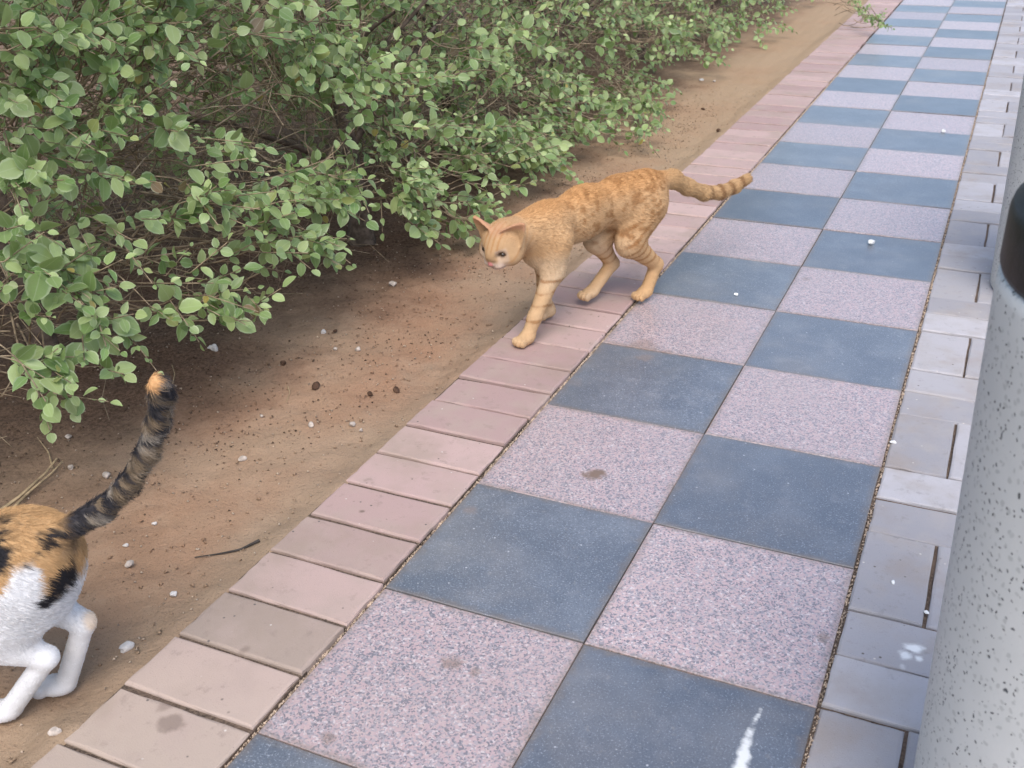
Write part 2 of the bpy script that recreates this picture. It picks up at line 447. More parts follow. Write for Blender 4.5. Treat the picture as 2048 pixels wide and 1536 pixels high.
pav2 = empty('paved_strip', (.2985, 0, 0)); tag(pav2, 'strip of grey basketweave paving blocks beside the checkered tiles', kind='structure')
gb = [slab_mesh('paving_block', .0960, .1955, .06, .0036, M_GREY, 40 + s, drop=.0030, wob=.0024) for s in range(6)]
# pairs alternate: two along the path (0.2 long), then two across
n_blk = 0
far_v, far_f = [], []
for bx in range(5):
    for by in range(-6, 40):
        y0 = .005 + .2 * by + .2 ; x0 = .004 + .2 * bx
        if y0 > 8.0: continue
        hidden = bx == 4 or (bx >= 2 and y0 > 5.0)      # never seen in the photograph: one joined piece
        along = (by + bx) % 2 == 0
        for k in range(2):
            if along: loc = (x0 + .05 + .1 * k, y0 + .1); rz = 0
            else: loc = (x0 + .1, y0 + .05 + .1 * k); rz = math.pi / 2
            if hidden:
                me = gb[(bx + by) % 6]; c_, s_ = math.cos(rz), math.sin(rz); n0 = sum(len(v) for v in far_v)
                vv = np.array([v.co[:] for v in me.vertices]) @ np.array([[c_, -s_, 0], [s_, c_, 0], [0, 0, 1]]).T + np.array([loc[0], loc[1], .001])
                far_v.append(vv); far_f += [[n0 + i for i in p.vertices] for p in me.polygons]
                continue
            o = link('brick', gb[rnd.randrange(6)], pav2, (loc[0] + rnd.uniform(-.001, .001), loc[1] + rnd.uniform(-.001, .001), .001 + rnd.uniform(-.0025, .0025)))
            o.rotation_euler = (rnd.uniform(-.010, .010), rnd.uniform(-.012, .012), rz + rnd.uniform(-.008, .008) + rnd.choice((0, math.pi)))

tag(link('farther_bricks', mesh('farther_bricks', np.concatenate(far_v), far_f, M_GREY), pav2), kind='stuff')

# ------------------------------------------------------------------ litter bins
def rbox(name, x0, x1, y0, y1, z0, z1, bev, mat, parent=None, origin=(0, 0, 0)):
    import bmesh
    bm = bmesh.new()
    bmesh.ops.create_cube(bm, size=1)
    for v in bm.verts:
        v.co = Vector(((x0 + x1) / 2 + v.co.x * (x1 - x0) - origin[0], (y0 + y1) / 2 + v.co.y * (y1 - y0) - origin[1], (z0 + z1) / 2 + v.co.z * (z1 - z0) - origin[2]))
    bmesh.ops.bevel(bm, geom=bm.edges[:], offset=bev, segments=3, affect='EDGES', profile=.5)
    me = bpy.data.meshes.new(name); bm.to_mesh(me); bm.free(); me.materials.append(mat)
    return link(name, me, parent)
def lathe_blob(prof, n=28, sx=1, sy=1):
    V = []; F = []
    for (r, z) in prof:
        for k in range(n):
            a = 2 * math.pi * k / n
            V.append((r * math.cos(a) * sx, r * math.sin(a) * sy, z))
    for i in range(len(prof) - 1):
        for k in range(n):
            j = (k + 1) % n
            F.append([i * n + k, i * n + j, (i + 1) * n + j, (i + 1) * n + k])
    F.append(list(range(n))[::-1]); F.append([(len(prof) - 1) * n + k for k in range(n)])
    return np.array(V), F
th = np.linspace(0, math.pi, 14)
def tube(P, R, n=6, close=True):
    P = np.asarray(P, float); R = np.broadcast_to(np.asarray(R, float), (len(P),))
    T = np.gradient(P, axis=0); T /= np.linalg.norm(T, axis=1)[:, None] + 1e-9
    up = np.array([0, 0, 1.]) if abs(T[:, 2]).mean() < .8 else np.array([1., 0, 0])
    A = np.cross(T, up); A /= np.linalg.norm(A, axis=1)[:, None] + 1e-9; B = np.cross(T, A)
    a = np.arange(n) * 2 * math.pi / n
    V = (P[:, None] + R[:, None, None] * (np.cos(a)[None, :, None] * A[:, None] + np.sin(a)[None, :, None] * B[:, None])).reshape(-1, 3)
    i, k = np.meshgrid(np.arange(len(P) - 1), np.arange(n), indexing='ij')
    F = np.stack([i * n + k, i * n + (k + 1) % n, (i + 1) * n + (k + 1) % n, (i + 1) * n + k], -1).reshape(-1, 4)
    return V, F
body_v = lathe_blob([(.146, 0), (.150, .006), (.151, .02), (.155, .15), (.160, .38), (.1662, .60), (.1672, .632), (.166, .642), (.160, .645)], 64)
lid_v = lathe_blob([(.160, .6455), (.1655, .6455), (.1672, .650), (.1672, .688), (.165, .696), (.159, .700), (.1585, .708), (.153, .76), (.143, .80), (.125, .835), (.09, .86), (.045, .872), (.01, .874)], 64)
body_me = mesh('bin_body', *body_v, M_BENCH, True); lid_me = mesh('bin_lid', *lid_v, M_BLACK, True)
clip_me = mesh('lid_clip', *lathe_blob([(.002, -.012), (.008, -.010), (.009, 0), (.008, .010), (.002, .012)], 12), M_BLACK, True)
for (bx_, by_, lab) in ((.565, -.19, 'pale speckled terrazzo litter bin with black lid, cut off by the right edge'),
                        (.575, 1.54, 'white speckled terrazzo bin farther along, standing on the grey paving')):
    lb = empty('litter_bin', (bx_, by_, .002)); tag(lb, lab, 'litter bin', 'terrazzo bins beside the path')
    link('body', body_me, lb); lid = link('lid', lid_me, lb)
    link('clip', clip_me, lid, (-.150, .060, .702))

# ------------------------------------------------------------------ shrubs
LEAF_T = np.array([0, .16, .38, .62, .84, 1.0])
def leaf_template(W, fold, curl, tipsharp, skew):
    """leaf of unit length along +x, face up +z; returns verts, faces, uv per vert"""
    V = [(0, 0, 0)]; UV = [(.5, 0)]
    for t in LEAF_T[1:-1]:
        w = W * (math.sin(math.pi * t ** .85) ** tipsharp)
        zc = -curl * t * t
        V += [(t, w + skew * t * (1 - t), zc + fold * w), (t, 0 + skew * t * (1 - t), zc), (t, -w + skew * t * (1 - t), zc + fold * w)]
        UV += [(1, t), (.5, t), (0, t)]
    V.append((1, 0, -curl)); UV.append((.5, 1))
    F = [(0, 2, 1), (0, 3, 2)]
    for k in range(3):
        a = 1 + 3 * k
        F += [(a, a + 1, a + 4), (a, a + 4, a + 3), (a + 1, a + 2, a + 5), (a + 1, a + 5, a + 4)]
    F += [(10, 11, 13), (11, 12, 13)]
    V = np.array(V, float)
    return V, np.array(F), np.array(UV, float)
LT = [leaf_template(*a) for a in ((.34, .30, .10, .75, .05), (.40, .18, .16, .70, -.06), (.29, .38, .06, 1.05, .04), (.37, .10, .22, .65, .0), (.27, .45, .20, 1.0, -.05), (.42, .24, .05, .62, .03))]
def leaf_tint(r):
    k = r.random()
    if k < .010: c = np.array([.44, .35, .09]) * r.uniform(.7, 1.05)
    elif k < .07: c = np.array([.33, .38, .13]) * r.uniform(.8, 1.1)
    elif k < .082: c = np.array([.20, .13, .07]) * r.uniform(.8, 1.2)
    else:
        t = r.random()
        c = np.array([.130, .225, .065]) * (1 - t) + np.array([.395, .490, .210]) * t
        c = c * r.uniform(.85, 1.25)
    return c
def leaf_mesh_set(me, UVv, tint_v, F):
    uvl = me.uv_layers.new(name='UVMap')
    li = np.empty(len(me.loops), np.int32); me.loops.foreach_get('vertex_index', li)
    uvl.data.foreach_set('uv', UVv[li].ravel())
    at_ = me.attributes.new('tint', 'FLOAT_COLOR', 'POINT')
    at_.data.foreach_set('color', np.concatenate([tint_v, np.ones((len(tint_v), 1))], 1).ravel())
# a stock of shared single-leaf meshes
LEAF_STOCK = []
_r = np.random.default_rng(3)
for k in range(48):
    V, F, UV = LT[k % len(LT)]
    me = mesh('leaf', V, F, M_LEAF, True)
    tint = leaf_tint(_r) if k < 44 else np.array([.44, .35, .09]) * _r.uniform(.7, 1)
    leaf_mesh_set(me, UV, np.tile(tint, (len(V), 1)), F)
    LEAF_STOCK.append(me)

def basis(fwd, nrm):
    f = fwd / (np.linalg.norm(fwd) + 1e-9)
    u = nrm - f * (nrm @ f); u /= np.linalg.norm(u) + 1e-9
    s_ = np.cross(u, f)
    return np.stack([f, s_, u], 1)

SHRUBS = [  # y of stem, x of stem, label
    (-.42, -1.28, 'leafy shrub cut off by the left edge, its sprays hanging above the calico cat'),
    (.357, -1.29, 'leafy shrub above the tricolour tail, twiggy hollow showing under its crown'),
    (1.30, -1.13, 'broad leafy shrub on a dark stem, its sprays reaching behind the orange cat\'s head'),
    (2.15, -1.25, 'leafy shrub whose low sprays end above the orange cat\'s back'),
    (3.05, -1.25, 'small-leaved shrub spreading over the earth beyond the orange cat'),
    (4.05, -1.25, 'farther leafy shrub at the top edge of the earth strip'),
    (5.15, -1.20, 'distant shrub with one spray reaching out over the brick edging'),
]
sh_y = np.array([s[0] for s in SHRUBS])
def face_x(z): return -.79 - .24 * z

# clumps of sprays: image box, number, how deep behind the face they may stand
BOXES = [(1080, -70, 1460, 60, 60, .4), (560, 60, 760, 150, 14, .2), (-120, -90, 330, 60, 46, .25), (0, 40, 300, 140, 17, .10), (280, -60, 760, 120, 62, .3), (700, -80, 1100, 130, 60, .35), (560, 110, 840, 190, 17, .15),
 (700, 110, 1100, 300, 66, .3), (900, 50, 1330, 190, 60, .35), (1060, 170, 1310, 290, 30, .2), (1250, -80, 1560, 70, 62, .4), (1300, 40, 1440, 120, 16, .15),
 (570, 285, 830, 420, 38, .15), (780, 330, 1030, 450, 30, .12), (870, 250, 1110, 320, 24, .15), (1000, 290, 1110, 325, 8, .1), (1450, -80, 1640, 0, 20, .3),
 (0, 60, 120, 160, 7, .1), (0, 160, 90, 300, 10, .1), (60, 190, 230, 270, 6, .1), (180, 180, 290, 260, 6, .1), (330, 250, 480, 330, 6, .1),
 (340, 330, 520, 400, 9, .1), (120, 300, 240, 380, 7, .1), (0, 290, 110, 400, 7, .1), (190, 240, 330, 300, 4, .1), (0, 340, 70, 480, 5, .1),
 (200, 420, 420, 470, 5, .1), (360, 370, 520, 430, 9, .1), (500, 400, 560, 510, 5, .06), (560, 460, 660, 520, 6, .06), (430, 440, 560, 540, 6, .08),
 (0, 440, 120, 560, 6, .1), (140, 420, 280, 520, 6, .08), (0, 520, 230, 620, 13, .08), (150, 590, 300, 670, 9, .06), (270, 520, 380, 640, 7, .06),
 (400, 555, 500, 640, 9, .05), (0, 620, 110, 800, 8, .06), (95, 780, 150, 815, 1, .02), (190, 700, 260, 745, 2, .02), (420, 30, 700, 200, 18, .2)]
sprays = []       # (anchor, stem direction, length, leaf scale)
srng = np.random.default_rng(21)
for (x0, y0, x1, y1, n, deep) in BOXES:
    if x1 < 600 and y0 > 100: n = int(n * .72 + .5)
    deepen = (x0 >= 550 and y1 <= 330) or y1 <= 140
    n = int(n * 1.25 + .5)
    for kk in range(int(n * 1.9) if deepen else n):
        px, py = srng.uniform(x0, x1), srng.uniform(y0, y1)
        xf = -.95
        for it in range(6):
            p = at(px, py, xf, 0); xf = face_x(max(p[2], .02))
        xf -= deep * srng.random() ** 1.3 if kk < n else srng.uniform(.25, .75)
        p = at(px, py, xf, 0)
        if p[2] < .035:
            p = at(px, py, .06)
        if p[0] > -.62 and p[1] < 4: continue
        if 680 < px < 790 and 395 < py < 490: continue          # the stem shows here
        sprays.append((p, None, srng.uniform(.055, .115), srng.uniform(.85, 1.2)))
# the crown above the frame, the far side and the hidden inside, laid out in the place itself
for y in np.arange(-1.4, 6.2, .052):
    for _ in range(13):  # unseen crown, packed dense and pushed forward to shade the hollow below
        x = srng.uniform(-2.3, -.80); z = srng.uniform(.84, 1.08)
        sprays.append((np.array([x, y + srng.uniform(-.1, .1), float(z)]), 'top', srng.uniform(.08, .14), srng.uniform(1.3, 1.9)))
    for _ in range(6):
        sprays.append((np.array([srng.uniform(-2.3, -1.42), y + srng.uniform(-.1, .1), srng.uniform(.05, .55)]), 'back', srng.uniform(.08, .14), srng.uniform(1.0, 1.5)))
    for _ in range(4):
        sprays.append((np.array([srng.uniform(-2.4, -1.65), y + srng.uniform(-.1, .1), srng.uniform(.1, .85)]), 'back', srng.uniform(.08, .14), srng.uniform(1.2, 1.8)))
for y in np.arange(5.0, 6.2, .05):   # last shrub carries on past the frame
    sprays.append((np.array([srng.uniform(-1.2, -.8), y, srng.uniform(.1, .7)]), None, .1, 1.1))
# the one spray that leans out over the edging
for k in range(16):
    t = k / 15
    p = at(1700 + 60 * t * (1 + .3 * srng.random()), 5 + 42 * t ** .7 + srng.uniform(-6, 6), .13 - .05 * t)
    sprays.append((p, None, .05, .85))

leaves = {i: [] for i in range(len(SHRUBS))}     # pos, basis(3x3)*scale, template, tint index
stems = {i: [] for i in range(len(SHRUBS))}
for (p, where, ln, sc) in sprays:
    i = int(np.argmin(abs(sh_y - p[1] + srng.normal(0, .06))))
    core = np.array([SHRUBS[i][1], SHRUBS[i][0], .12 + .45 * p[2]])
    out = p - core; out[2] *= .35; out /= np.linalg.norm(out) + 1e-9
    d = out * .7 + np.array([.35, -.05, -.12]) + srng.normal(0, .38, 3)
    if where == 'top': d = np.array([srng.normal(0, .6), srng.normal(0, .6), .5])
    d /= np.linalg.norm(d)
    # stem: from an inner point to the spray
    inner = p - (p - core) * (srng.uniform(.25, .55) if p[0] < -.6 else .12) + srng.normal(0, .04, 3)
    if where != 'back':
        mid = (p + inner) / 2 + np.array([0, 0, srng.uniform(-.05, .04)]) + srng.normal(0, .015, 3)
        tt = np.linspace(0, 1, 6)[:, None]
        C = (1 - tt) ** 2 * inner + 2 * tt * (1 - tt) * mid + tt ** 2 * p
        C[:, 2] = np.maximum(C[:, 2], .01)
        stems[i].append((np.concatenate([C, [p + d * ln]]), np.linspace(.0022, .0009, 7)))
    npair = int(srng.integers(3, 5))
    roll = srng.uniform(0, math.pi)
    side = np.cross(d, np.array([0, 0, 1.])); side /= np.linalg.norm(side) + 1e-9; up = np.cross(side, d)
    for k in range(npair + 1):
        q = p + d * ln * (k / npair)
        for sgn in ((1, -1) if k < npair else (1,)):
            a = roll + k * math.pi / 2 * .9 + srng.normal(0, .3)
            lat = (math.cos(a) * side + math.sin(a) * up) * sgn
            f = lat * srng.uniform(.6, 1.0) + d * srng.uniform(.35, .8) if k < npair else d
            f = f + srng.normal(0, .18, 3); f[2] -= .12
            nrm = np.array([.45, -.30, .75]) + srng.normal(0, .42, 3) + d * .25
            L = srng.uniform(.014, .038) * sc * (1.0 if k < npair - 1 else .72)
            if srng.random() < .06: L *= 1.35
            leaves[i].append((q + f / np.linalg.norm(f) * .004, basis(f, nrm) * L, int(srng.integers(len(LT))), L, where))

for i, (sy_, sx_, label) in enumerate(SHRUBS):
    r = np.random.default_rng(100 + i)
    bz = soil_z(sx_, sy_) - .01
    O = np.array([sx_, sy_, bz])
    sh = empty('shrub', O.tolist()); tag(sh, label, 'shrub', 'row of shrubs along the earth strip')
    # trunk and limbs
    h = np.linspace(0, 1, 8)
    tr = np.stack([.05 * np.sin(h * 2 + i), .04 * np.cos(h * 2.4 + i * 2), h * .42], 1); tr[:, :2] -= tr[0, :2]
    V, F = tube(tr, .030 - .014 * h + .012 * np.exp(-h * 9), 9)
    V += .006 * (r.random(V.shape) - .5)
    link('trunk', mesh('trunk', V, F, M_BARK, True), sh)
    for k in range(9):
        a = r.uniform(.5 * math.pi, 1.5 * math.pi) if k % 3 else r.uniform(-1.2, 1.2); L = r.uniform(.35, .6) if k % 3 else r.uniform(.18, .3)
        t = np.linspace(0, 1, 7)
        st = tr[int(r.integers(3, 8))]
        P = st + np.stack([np.cos(a) * L * t, np.sin(a) * L * t * 1.1, L * (1.1 * t - .25 * t * t) * r.uniform(.6, 1.2)], 1) + .02 * np.cumsum(r.normal(0, .5, (7, 3)), 0) * t[:, None]
        V, F = tube(P, .010 - .006 * t, 6)
        link('branch', mesh('branch', V, F, M_BARK, True), sh)
    # living stems
    VV, FF, o_ = [], [], 0
    for C, R in stems[i]:
        V, F = tube(C - O, R, 4); VV.append(V); FF.append(F + o_); o_ += len(V)
    if VV: tag(link('stems', mesh('stems', np.concatenate(VV), np.concatenate(FF), M_TWIG, True), sh), kind='stuff')
    # tangle of dead twigs
    VV, FF, o_ = [], [], 0
    ntw = 900 if i in (1, 2) else 420
    for k in range(ntw):
        c = np.array([r.uniform(-1.75, -.98), sy_ + r.uniform(-.62, .62), r.uniform(.08, .72)])
        a = r.uniform(0, 2 * math.pi); el = r.normal(.1, .55); L = r.uniform(.10, .42)
        dd = np.array([math.cos(a) * math.cos(el), math.sin(a) * math.cos(el), math.sin(el)])
        t = np.linspace(-.5, .5, 6)[:, None]
        bend = r.normal(0, .18, 3)
        P = c + dd * L * t + bend * L * (t * t - .1) + r.normal(0, .006, (6, 3))
        if P[:, 2].min() < .0 or P[:, 0].max() > -.86: continue
        V, F = tube(P - O, np.linspace(1, .5, 6) * r.uniform(.0006, .0019), 4); VV.append(V); FF.append(F + o_); o_ += len(V)
    tag(link('dead_twigs', mesh('dead_twigs', np.concatenate(VV), np.concatenate(FF), M_STRAW if False else M_TWIG, True), sh), kind='stuff')
    # leaves: the largest-looking as leaves, the rest as one mass
    L_ = leaves[i]
    sc = []
    for (q, Bm, k, L, where) in L_:
        x, y, dpt = to_px(q)
        vis = 0 < x < 2048 and 0 < y < 1536
        sc.append((L / max(dpt, .1) if vis and where is None else 0) * (1.0 + 1.2 * (q[0] + 1.1)))
    order = np.argsort(-np.array(sc))
    single = set(int(k) for k in order[:300] if sc[int(k)] > 0)
    # the very back ones are hidden by others; keep singles to those near the face
    rest_V, rest_F, rest_UV, rest_T, o_ = [], [], [], [], 0
    for k, (q, Bm, tk, L, where) in enumerate(L_):
        if k in single:
            o = bpy.data.objects.new('leaf', LEAF_STOCK[int(r.integers(44))]); COL.objects.link(o)
            o.parent = sh
            m4 = np.eye(4); m4[:3, :3] = Bm; m4[:3, 3] = q - O
            o.matrix_local = Matrix(m4.tolist())
        else:
            V, F, UV = LT[tk]
            rest_V.append(V @ Bm.T + (q - O)); rest_F.append(F + o_); rest_UV.append(UV)
            rest_T.append(np.tile(leaf_tint(r), (len(V), 1))); o_ += len(V)
    if rest_V:
        me = mesh('foliage', np.concatenate(rest_V), np.concatenate(rest_F), M_LEAF, True)
        leaf_mesh_set(me, np.concatenate(rest_UV), np.concatenate(rest_T), None)
        tag(link('foliage', me, sh), kind='stuff')

# ------------------------------------------------------------------ cats: one continuous skin from a blended distance field
def seg_sdf(P, a, b, ra, rb, sc=None):
    a = np.asarray(a, float); b = np.asarray(b, float)
    if sc is not None:
        s_ = np.asarray(sc, float); P = P / s_; a = a / s_; b = b / s_
    ab = b - a; t = np.clip(((P - a) @ ab) / (ab @ ab + 1e-12), 0, 1)
    return np.linalg.norm(P - a - t[..., None] * ab, axis=-1) - (ra + (rb - ra) * t)
def ell_sdf(P, c, r, R=None):
    Q = P - np.asarray(c, float)
    if R is not None: Q = Q @ R
    r = np.asarray(r, float)
    k0 = np.linalg.norm(Q / r, axis=-1); k1 = np.linalg.norm(Q / (r * r), axis=-1) + 1e-9
    return k0 * (k0 - 1) / k1
def smin(a, b, k):
    h = np.clip(.5 + .5 * (b - a) / k, 0, 1)
    return b * (1 - h) + a * h - k * h * (1 - h)
def surface_nets(Fv, o, h):
    s_ = Fv < 0
    nx_, ny_, nz_ = Fv.shape
    c8 = [s_[i:nx_ - 1 + i, j:ny_ - 1 + j, k:nz_ - 1 + k] for i in (0, 1) for j in (0, 1) for k in (0, 1)]
    n_in = sum(c.astype(np.int8) for c in c8)
    act = (n_in > 0) & (n_in < 8)
    I = np.argwhere(act)
    vid = -np.ones(act.shape, np.int64); vid[act] = np.arange(len(I))
    acc = np.zeros((len(I), 3)); cnt = np.zeros(len(I))
    cor = [(i, j, k) for i in (0, 1) for j in (0, 1) for k in (0, 1)]
    for a in cor:
        for ax in range(3):
            if a[ax]: continue
            b = list(a); b[ax] = 1
            fa = Fv[I[:, 0] + a[0], I[:, 1] + a[1], I[:, 2] + a[2]]; fb = Fv[I[:, 0] + b[0], I[:, 1] + b[1], I[:, 2] + b[2]]
            cr = (fa < 0) != (fb < 0)
            t = np.where(cr, fa / np.where(cr, fa - fb, 1), 0)
            pt = np.tile(np.array(a, float), (len(I), 1)); pt[:, ax] += t
            acc[cr] += pt[cr]; cnt[cr] += 1
    V = o + h * (I + acc / cnt[:, None])
    Q = []
    for ax in range(3):
        u, v = (ax + 1) % 3, (ax + 2) % 3
        sl0 = [slice(None)] * 3; sl1 = [slice(None)] * 3
        sl0[ax] = slice(0, -1); sl1[ax] = slice(1, None)
        a, b = s_[tuple(sl0)], s_[tuple(sl1)]
        E = np.argwhere(a != b)
        ok = (E[:, u] > 0) & (E[:, v] > 0) & (E[:, u] < Fv.shape[u] - 1) & (E[:, v] < Fv.shape[v] - 1)
        E = E[ok]
        def g(du, dv):
            J = E.copy(); J[:, u] += du; J[:, v] += dv
            return vid[J[:, 0], J[:, 1], J[:, 2]]
        q = np.stack([g(-1, -1), g(0, -1), g(0, 0), g(-1, 0)], 1)
        flip = ~a[E[:, 0], E[:, 1], E[:, 2]]
        q[flip] = q[flip][:, ::-1]
        Q.append(q)
    return V, np.concatenate(Q)

def head_frame(yaw, pitch, roll):
    """columns: forward, left, up in the body frame"""
    f = np.array([math.cos(pitch) * math.cos(yaw), math.cos(pitch) * math.sin(yaw), math.sin(pitch)])
    l = np.array([-math.sin(yaw), math.cos(yaw), 0]); u = np.cross(f, l)
    c, s_ = math.cos(roll), math.sin(roll)
    return np.stack([f, c * l + s_ * u, c * u - s_ * l], 1)

def build_cat(name, label, O, d, spec, coat, fur_len, n_fur, seed):
    """spec in the body frame: s forward, l to the animal's left, z up"""
    n = np.array([-d[1], d[0], 0]); Rw = np.stack([d, n, [0, 0, 1.]], 1)
    h = .0026
    pts = [np.array(b[0][:3]) for b in spec['segs']] + [np.array(b[1][:3]) for b in spec['segs']]
    HC, HR = np.array(spec['head']), spec['head_R']
    lo = np.minimum(np.min(pts, 0), HC - .10) - .075; hi = np.maximum(np.max(pts, 0), HC + .10) + .075
    lo[2] = min(lo[2], -.03)
    dims = np.ceil((hi - lo) / h).astype(int)
    Fv = np.full(dims, .08)
    def local(c_lo, c_hi):
        a = np.maximum(((c_lo - lo) / h).astype(int), 0); b = np.minimum(((c_hi - lo) / h).astype(int) + 2, dims)
        g = np.stack(np.meshgrid(*[lo[k] + h * np.arange(a[k], b[k]) for k in range(3)], indexing='ij'), -1)
        return (slice(a[0], b[0]), slice(a[1], b[1]), slice(a[2], b[2])), g
    def add(fn, c_lo, c_hi, k, sub=False):
        sl, g = local(c_lo, c_hi)
        v = fn(g)
        if sub: Fv[sl] = -smin(-Fv[sl], v, k)
        else: Fv[sl] = smin(Fv[sl], v, k)
    for (a, b, ra, rb, k, sc) in spec['segs']:
        a = np.array(a); b = np.array(b); m = max(ra, rb) * 1.3 + .05
        add(lambda g: seg_sdf(g, a, b, ra, rb, sc) * (min(sc) if sc else 1), np.minimum(a, b) - m, np.maximum(a, b) + m, k)
    for (c, r, k) in spec['ells']:
        c = np.array(c); m = max(r) + .045
        add(lambda g: ell_sdf(g, c, r), c - m, c + m, k)
    # paws with toes
    for (c, yaw) in spec['paws']:
        c = np.array(c); f = np.array([math.cos(yaw), math.sin(yaw), 0]); l = np.array([-f[1], f[0], 0])
        R = np.stack([f, l, [0, 0, 1.]], 1)
        add(lambda g: ell_sdf(g, c + f * .004, (.0205, .0160, .0130), R), c - .07, c + .07, .010)
        for t in (-1.5, -.5, .5, 1.5):
            q = c + f * (.0265 - .0035 * abs(t)) + l * (.0080 * t) - np.array([0, 0, .0025])
            add(lambda g: ell_sdf(g, q, (.0095, .0047, .0092), R), q - .04, q + .04, .0016)
    # head
    def H(g): return (g - HC) @ HR
    hs = spec.get('head_scale', 1.0)
    def hadd(c, r, k, sub=False):
        c = np.array(c) * hs; r = np.array(r) * hs
        w = HC + HR @ c
        add(lambda g: ell_sdf(H(g), c, r), w - max(r) - .035, w + max(r) + .035, k, sub)
    hadd((0, 0, 0), (.043, .039, .036), .02)
    hadd((.010, .024, -.012), (.026, .021, .020), .012); hadd((.010, -.024, -.012), (.026, .021, .020), .012)
    hadd((.026, 0, .004), (.022, .014, .014), .014)
    hadd((.034, .0095, -.015), (.015, .0135, .0115), .006); hadd((.034, -.0095, -.015), (.015, .0135, .0115), .006)
    hadd((.032, 0, -.0255), (.014, .011, .008), .007)
    hadd((.0475, 0, -.0075), (.0055, .0062, .0048), .003)
    for sg in (1, -1):
        hadd((.036, sg * .0200, .0065), (.008, .0085, .006), .010, True)       # eye sockets
    for (bs, tp) in spec['ears']:
        bs, tp = np.array(bs) * hs, np.array(tp) * hs
        ax = tp - bs; L = np.linalg.norm(ax); ax /= L
        sg = 1 if bs[1] > 0 else -1
        fr = np.array([.95, sg * .22, 0.12]); fr -= ax * (fr @ ax); fr /= np.linalg.norm(fr); wd = np.cross(ax, fr)
        w = HC + HR @ ((bs + tp) / 2)
        def ear(g):
            q = H(g) - bs; t = q @ ax; a_ = q @ wd; b_ = q @ fr
            tt = np.clip(t / L, 0, 1)
            half = .0222 * hs * (1 - tt) ** .72 + .0018
            bow = b_ - (a_ * a_) * 26 + .006 * (1 - tt)                               # shell curves round
            return np.maximum(np.maximum(abs(a_) - half, abs(bow) - .0036), np.maximum(t - L, -t - .012)) * .8
        add(ear, w - .06, w + .06, .004)
    V, Q = surface_nets(Fv, lo, h)
    # relax
    for it in range(1):
        acc = np.zeros_like(V); cnt = np.zeros(len(V))
        for a in range(4):
            b = (a + 1) % 4
            np.add.at(acc, Q[:, a], V[Q[:, b]]); np.add.at(acc, Q[:, b], V[Q[:, a]])
            np.add.at(cnt, Q[:, a], 1); np.add.at(cnt, Q[:, b], 1)
        V = V + .5 * (acc / np.maximum(cnt, 1)[:, None] - V)
    col, flen = coat(V, (V - HC) @ HR / hs)
    root = empty(name, O.tolist()); tag(root, label, 'cat')
    W = V @ Rw.T
    mat = mat_coat(name + '_coat')
    me = mesh(name + '_body', W, Q, mat, True)
    a_ = me.attributes.new('coat', 'FLOAT_COLOR', 'POINT')
    a_.data.foreach_set('color', np.concatenate([np.clip(col, 0, 1), np.ones((len(col), 1))], 1).ravel())
    body = link('body', me, root)
    # eyes
    eye_m = Mat(name + '_eye', .15, .6); eye_m.base((.035, .022, .012))
    for sg in (1, -1):
        c = HC + HR @ (np.array([.0290, sg * .0200, .0060]) * hs)
        Ve, Fe = lathe_blob([(.001, -.0040), (.0042, -.0031), (.0058, -.0010), (.0058, .0010), (.0042, .0031), (.001, .0040)], 14)
        link('eye', mesh('eye', Ve @ Rw.T, Fe, eye_m.m, True), root, (Rw @ c).tolist())
    # fur
    r = np.random.default_rng(seed)
    T = np.concatenate([Q[:, [0, 1, 2]], Q[:, [0, 2, 3]]])
    A = np.cross(V[T[:, 1]] - V[T[:, 0]], V[T[:, 2]] - V[T[:, 0]]); ar = np.linalg.norm(A, axis=1)
    N = np.zeros_like(V)
    for k in range(3): np.add.at(N, T[:, k], A)
    N /= np.linalg.norm(N, axis=1)[:, None] + 1e-12
    pick = r.choice(len(T), n_fur, p=ar / ar.sum())
    b = r.random((n_fur, 2)); sw = b.sum(1) > 1; b[sw] = 1 - b[sw]
    w3 = np.stack([1 - b.sum(1), b[:, 0], b[:, 1]], 1)[:, :, None]
    tp = T[pick]
    Pn = (V[tp] * w3).sum(1); Nn = (N[tp] * w3).sum(1); Cn = (col[tp] * w3).sum(1); Ln = (flen[tp] * w3[:, :, 0]).sum(1)
    comb = spec['comb'](Pn)
    comb = comb - Nn * (comb * Nn).sum(1)[:, None]
    comb /= np.linalg.norm(comb, axis=1)[:, None] + 1e-6
    L = fur_len * Ln * r.uniform(.6, 1.25, n_fur)
    jit = r.normal(0, .13, (n_fur, 3))
    d1 = comb * .9 + Nn * .30 + jit; d1 /= np.linalg.norm(d1, axis=1)[:, None]
    d2 = comb * 1.0 + Nn * .12 + jit; d2 /= np.linalg.norm(d2, axis=1)[:, None]
    P0 = Pn - Nn * .0004; P1 = P0 + d1 * L[:, None] * .5; P2 = P1 + d2 * L[:, None] * .5
    pos = np.stack([P0, P1, P2], 1) @ Rw.T
    hc = bpy.data.hair_curves.new(name + '_fur'); hc.add_curves([3] * n_fur)
    hc.attributes['position'].data.foreach_set('vector', pos.astype(np.float32).ravel())
    ra = hc.attributes.get('radius') or hc.attributes.new('radius', 'FLOAT', 'POINT')
    ra.data.foreach_set('value', np.tile(np.array([.00034, .00026, .00005], np.float32), n_fur))
    ca = hc.attributes.new('coat', 'FLOAT_COLOR', 'CURVE')
    cc = np.clip(Cn * r.uniform(.82, 1.2, (n_fur, 1)), 0, 1)
    ca.data.foreach_set('color', np.concatenate([cc, np.ones((n_fur, 1))], 1).astype(np.float32).ravel())
    hc.materials.append(mat)
    tag(link('fur', hc, body), kind='stuff')
    return root

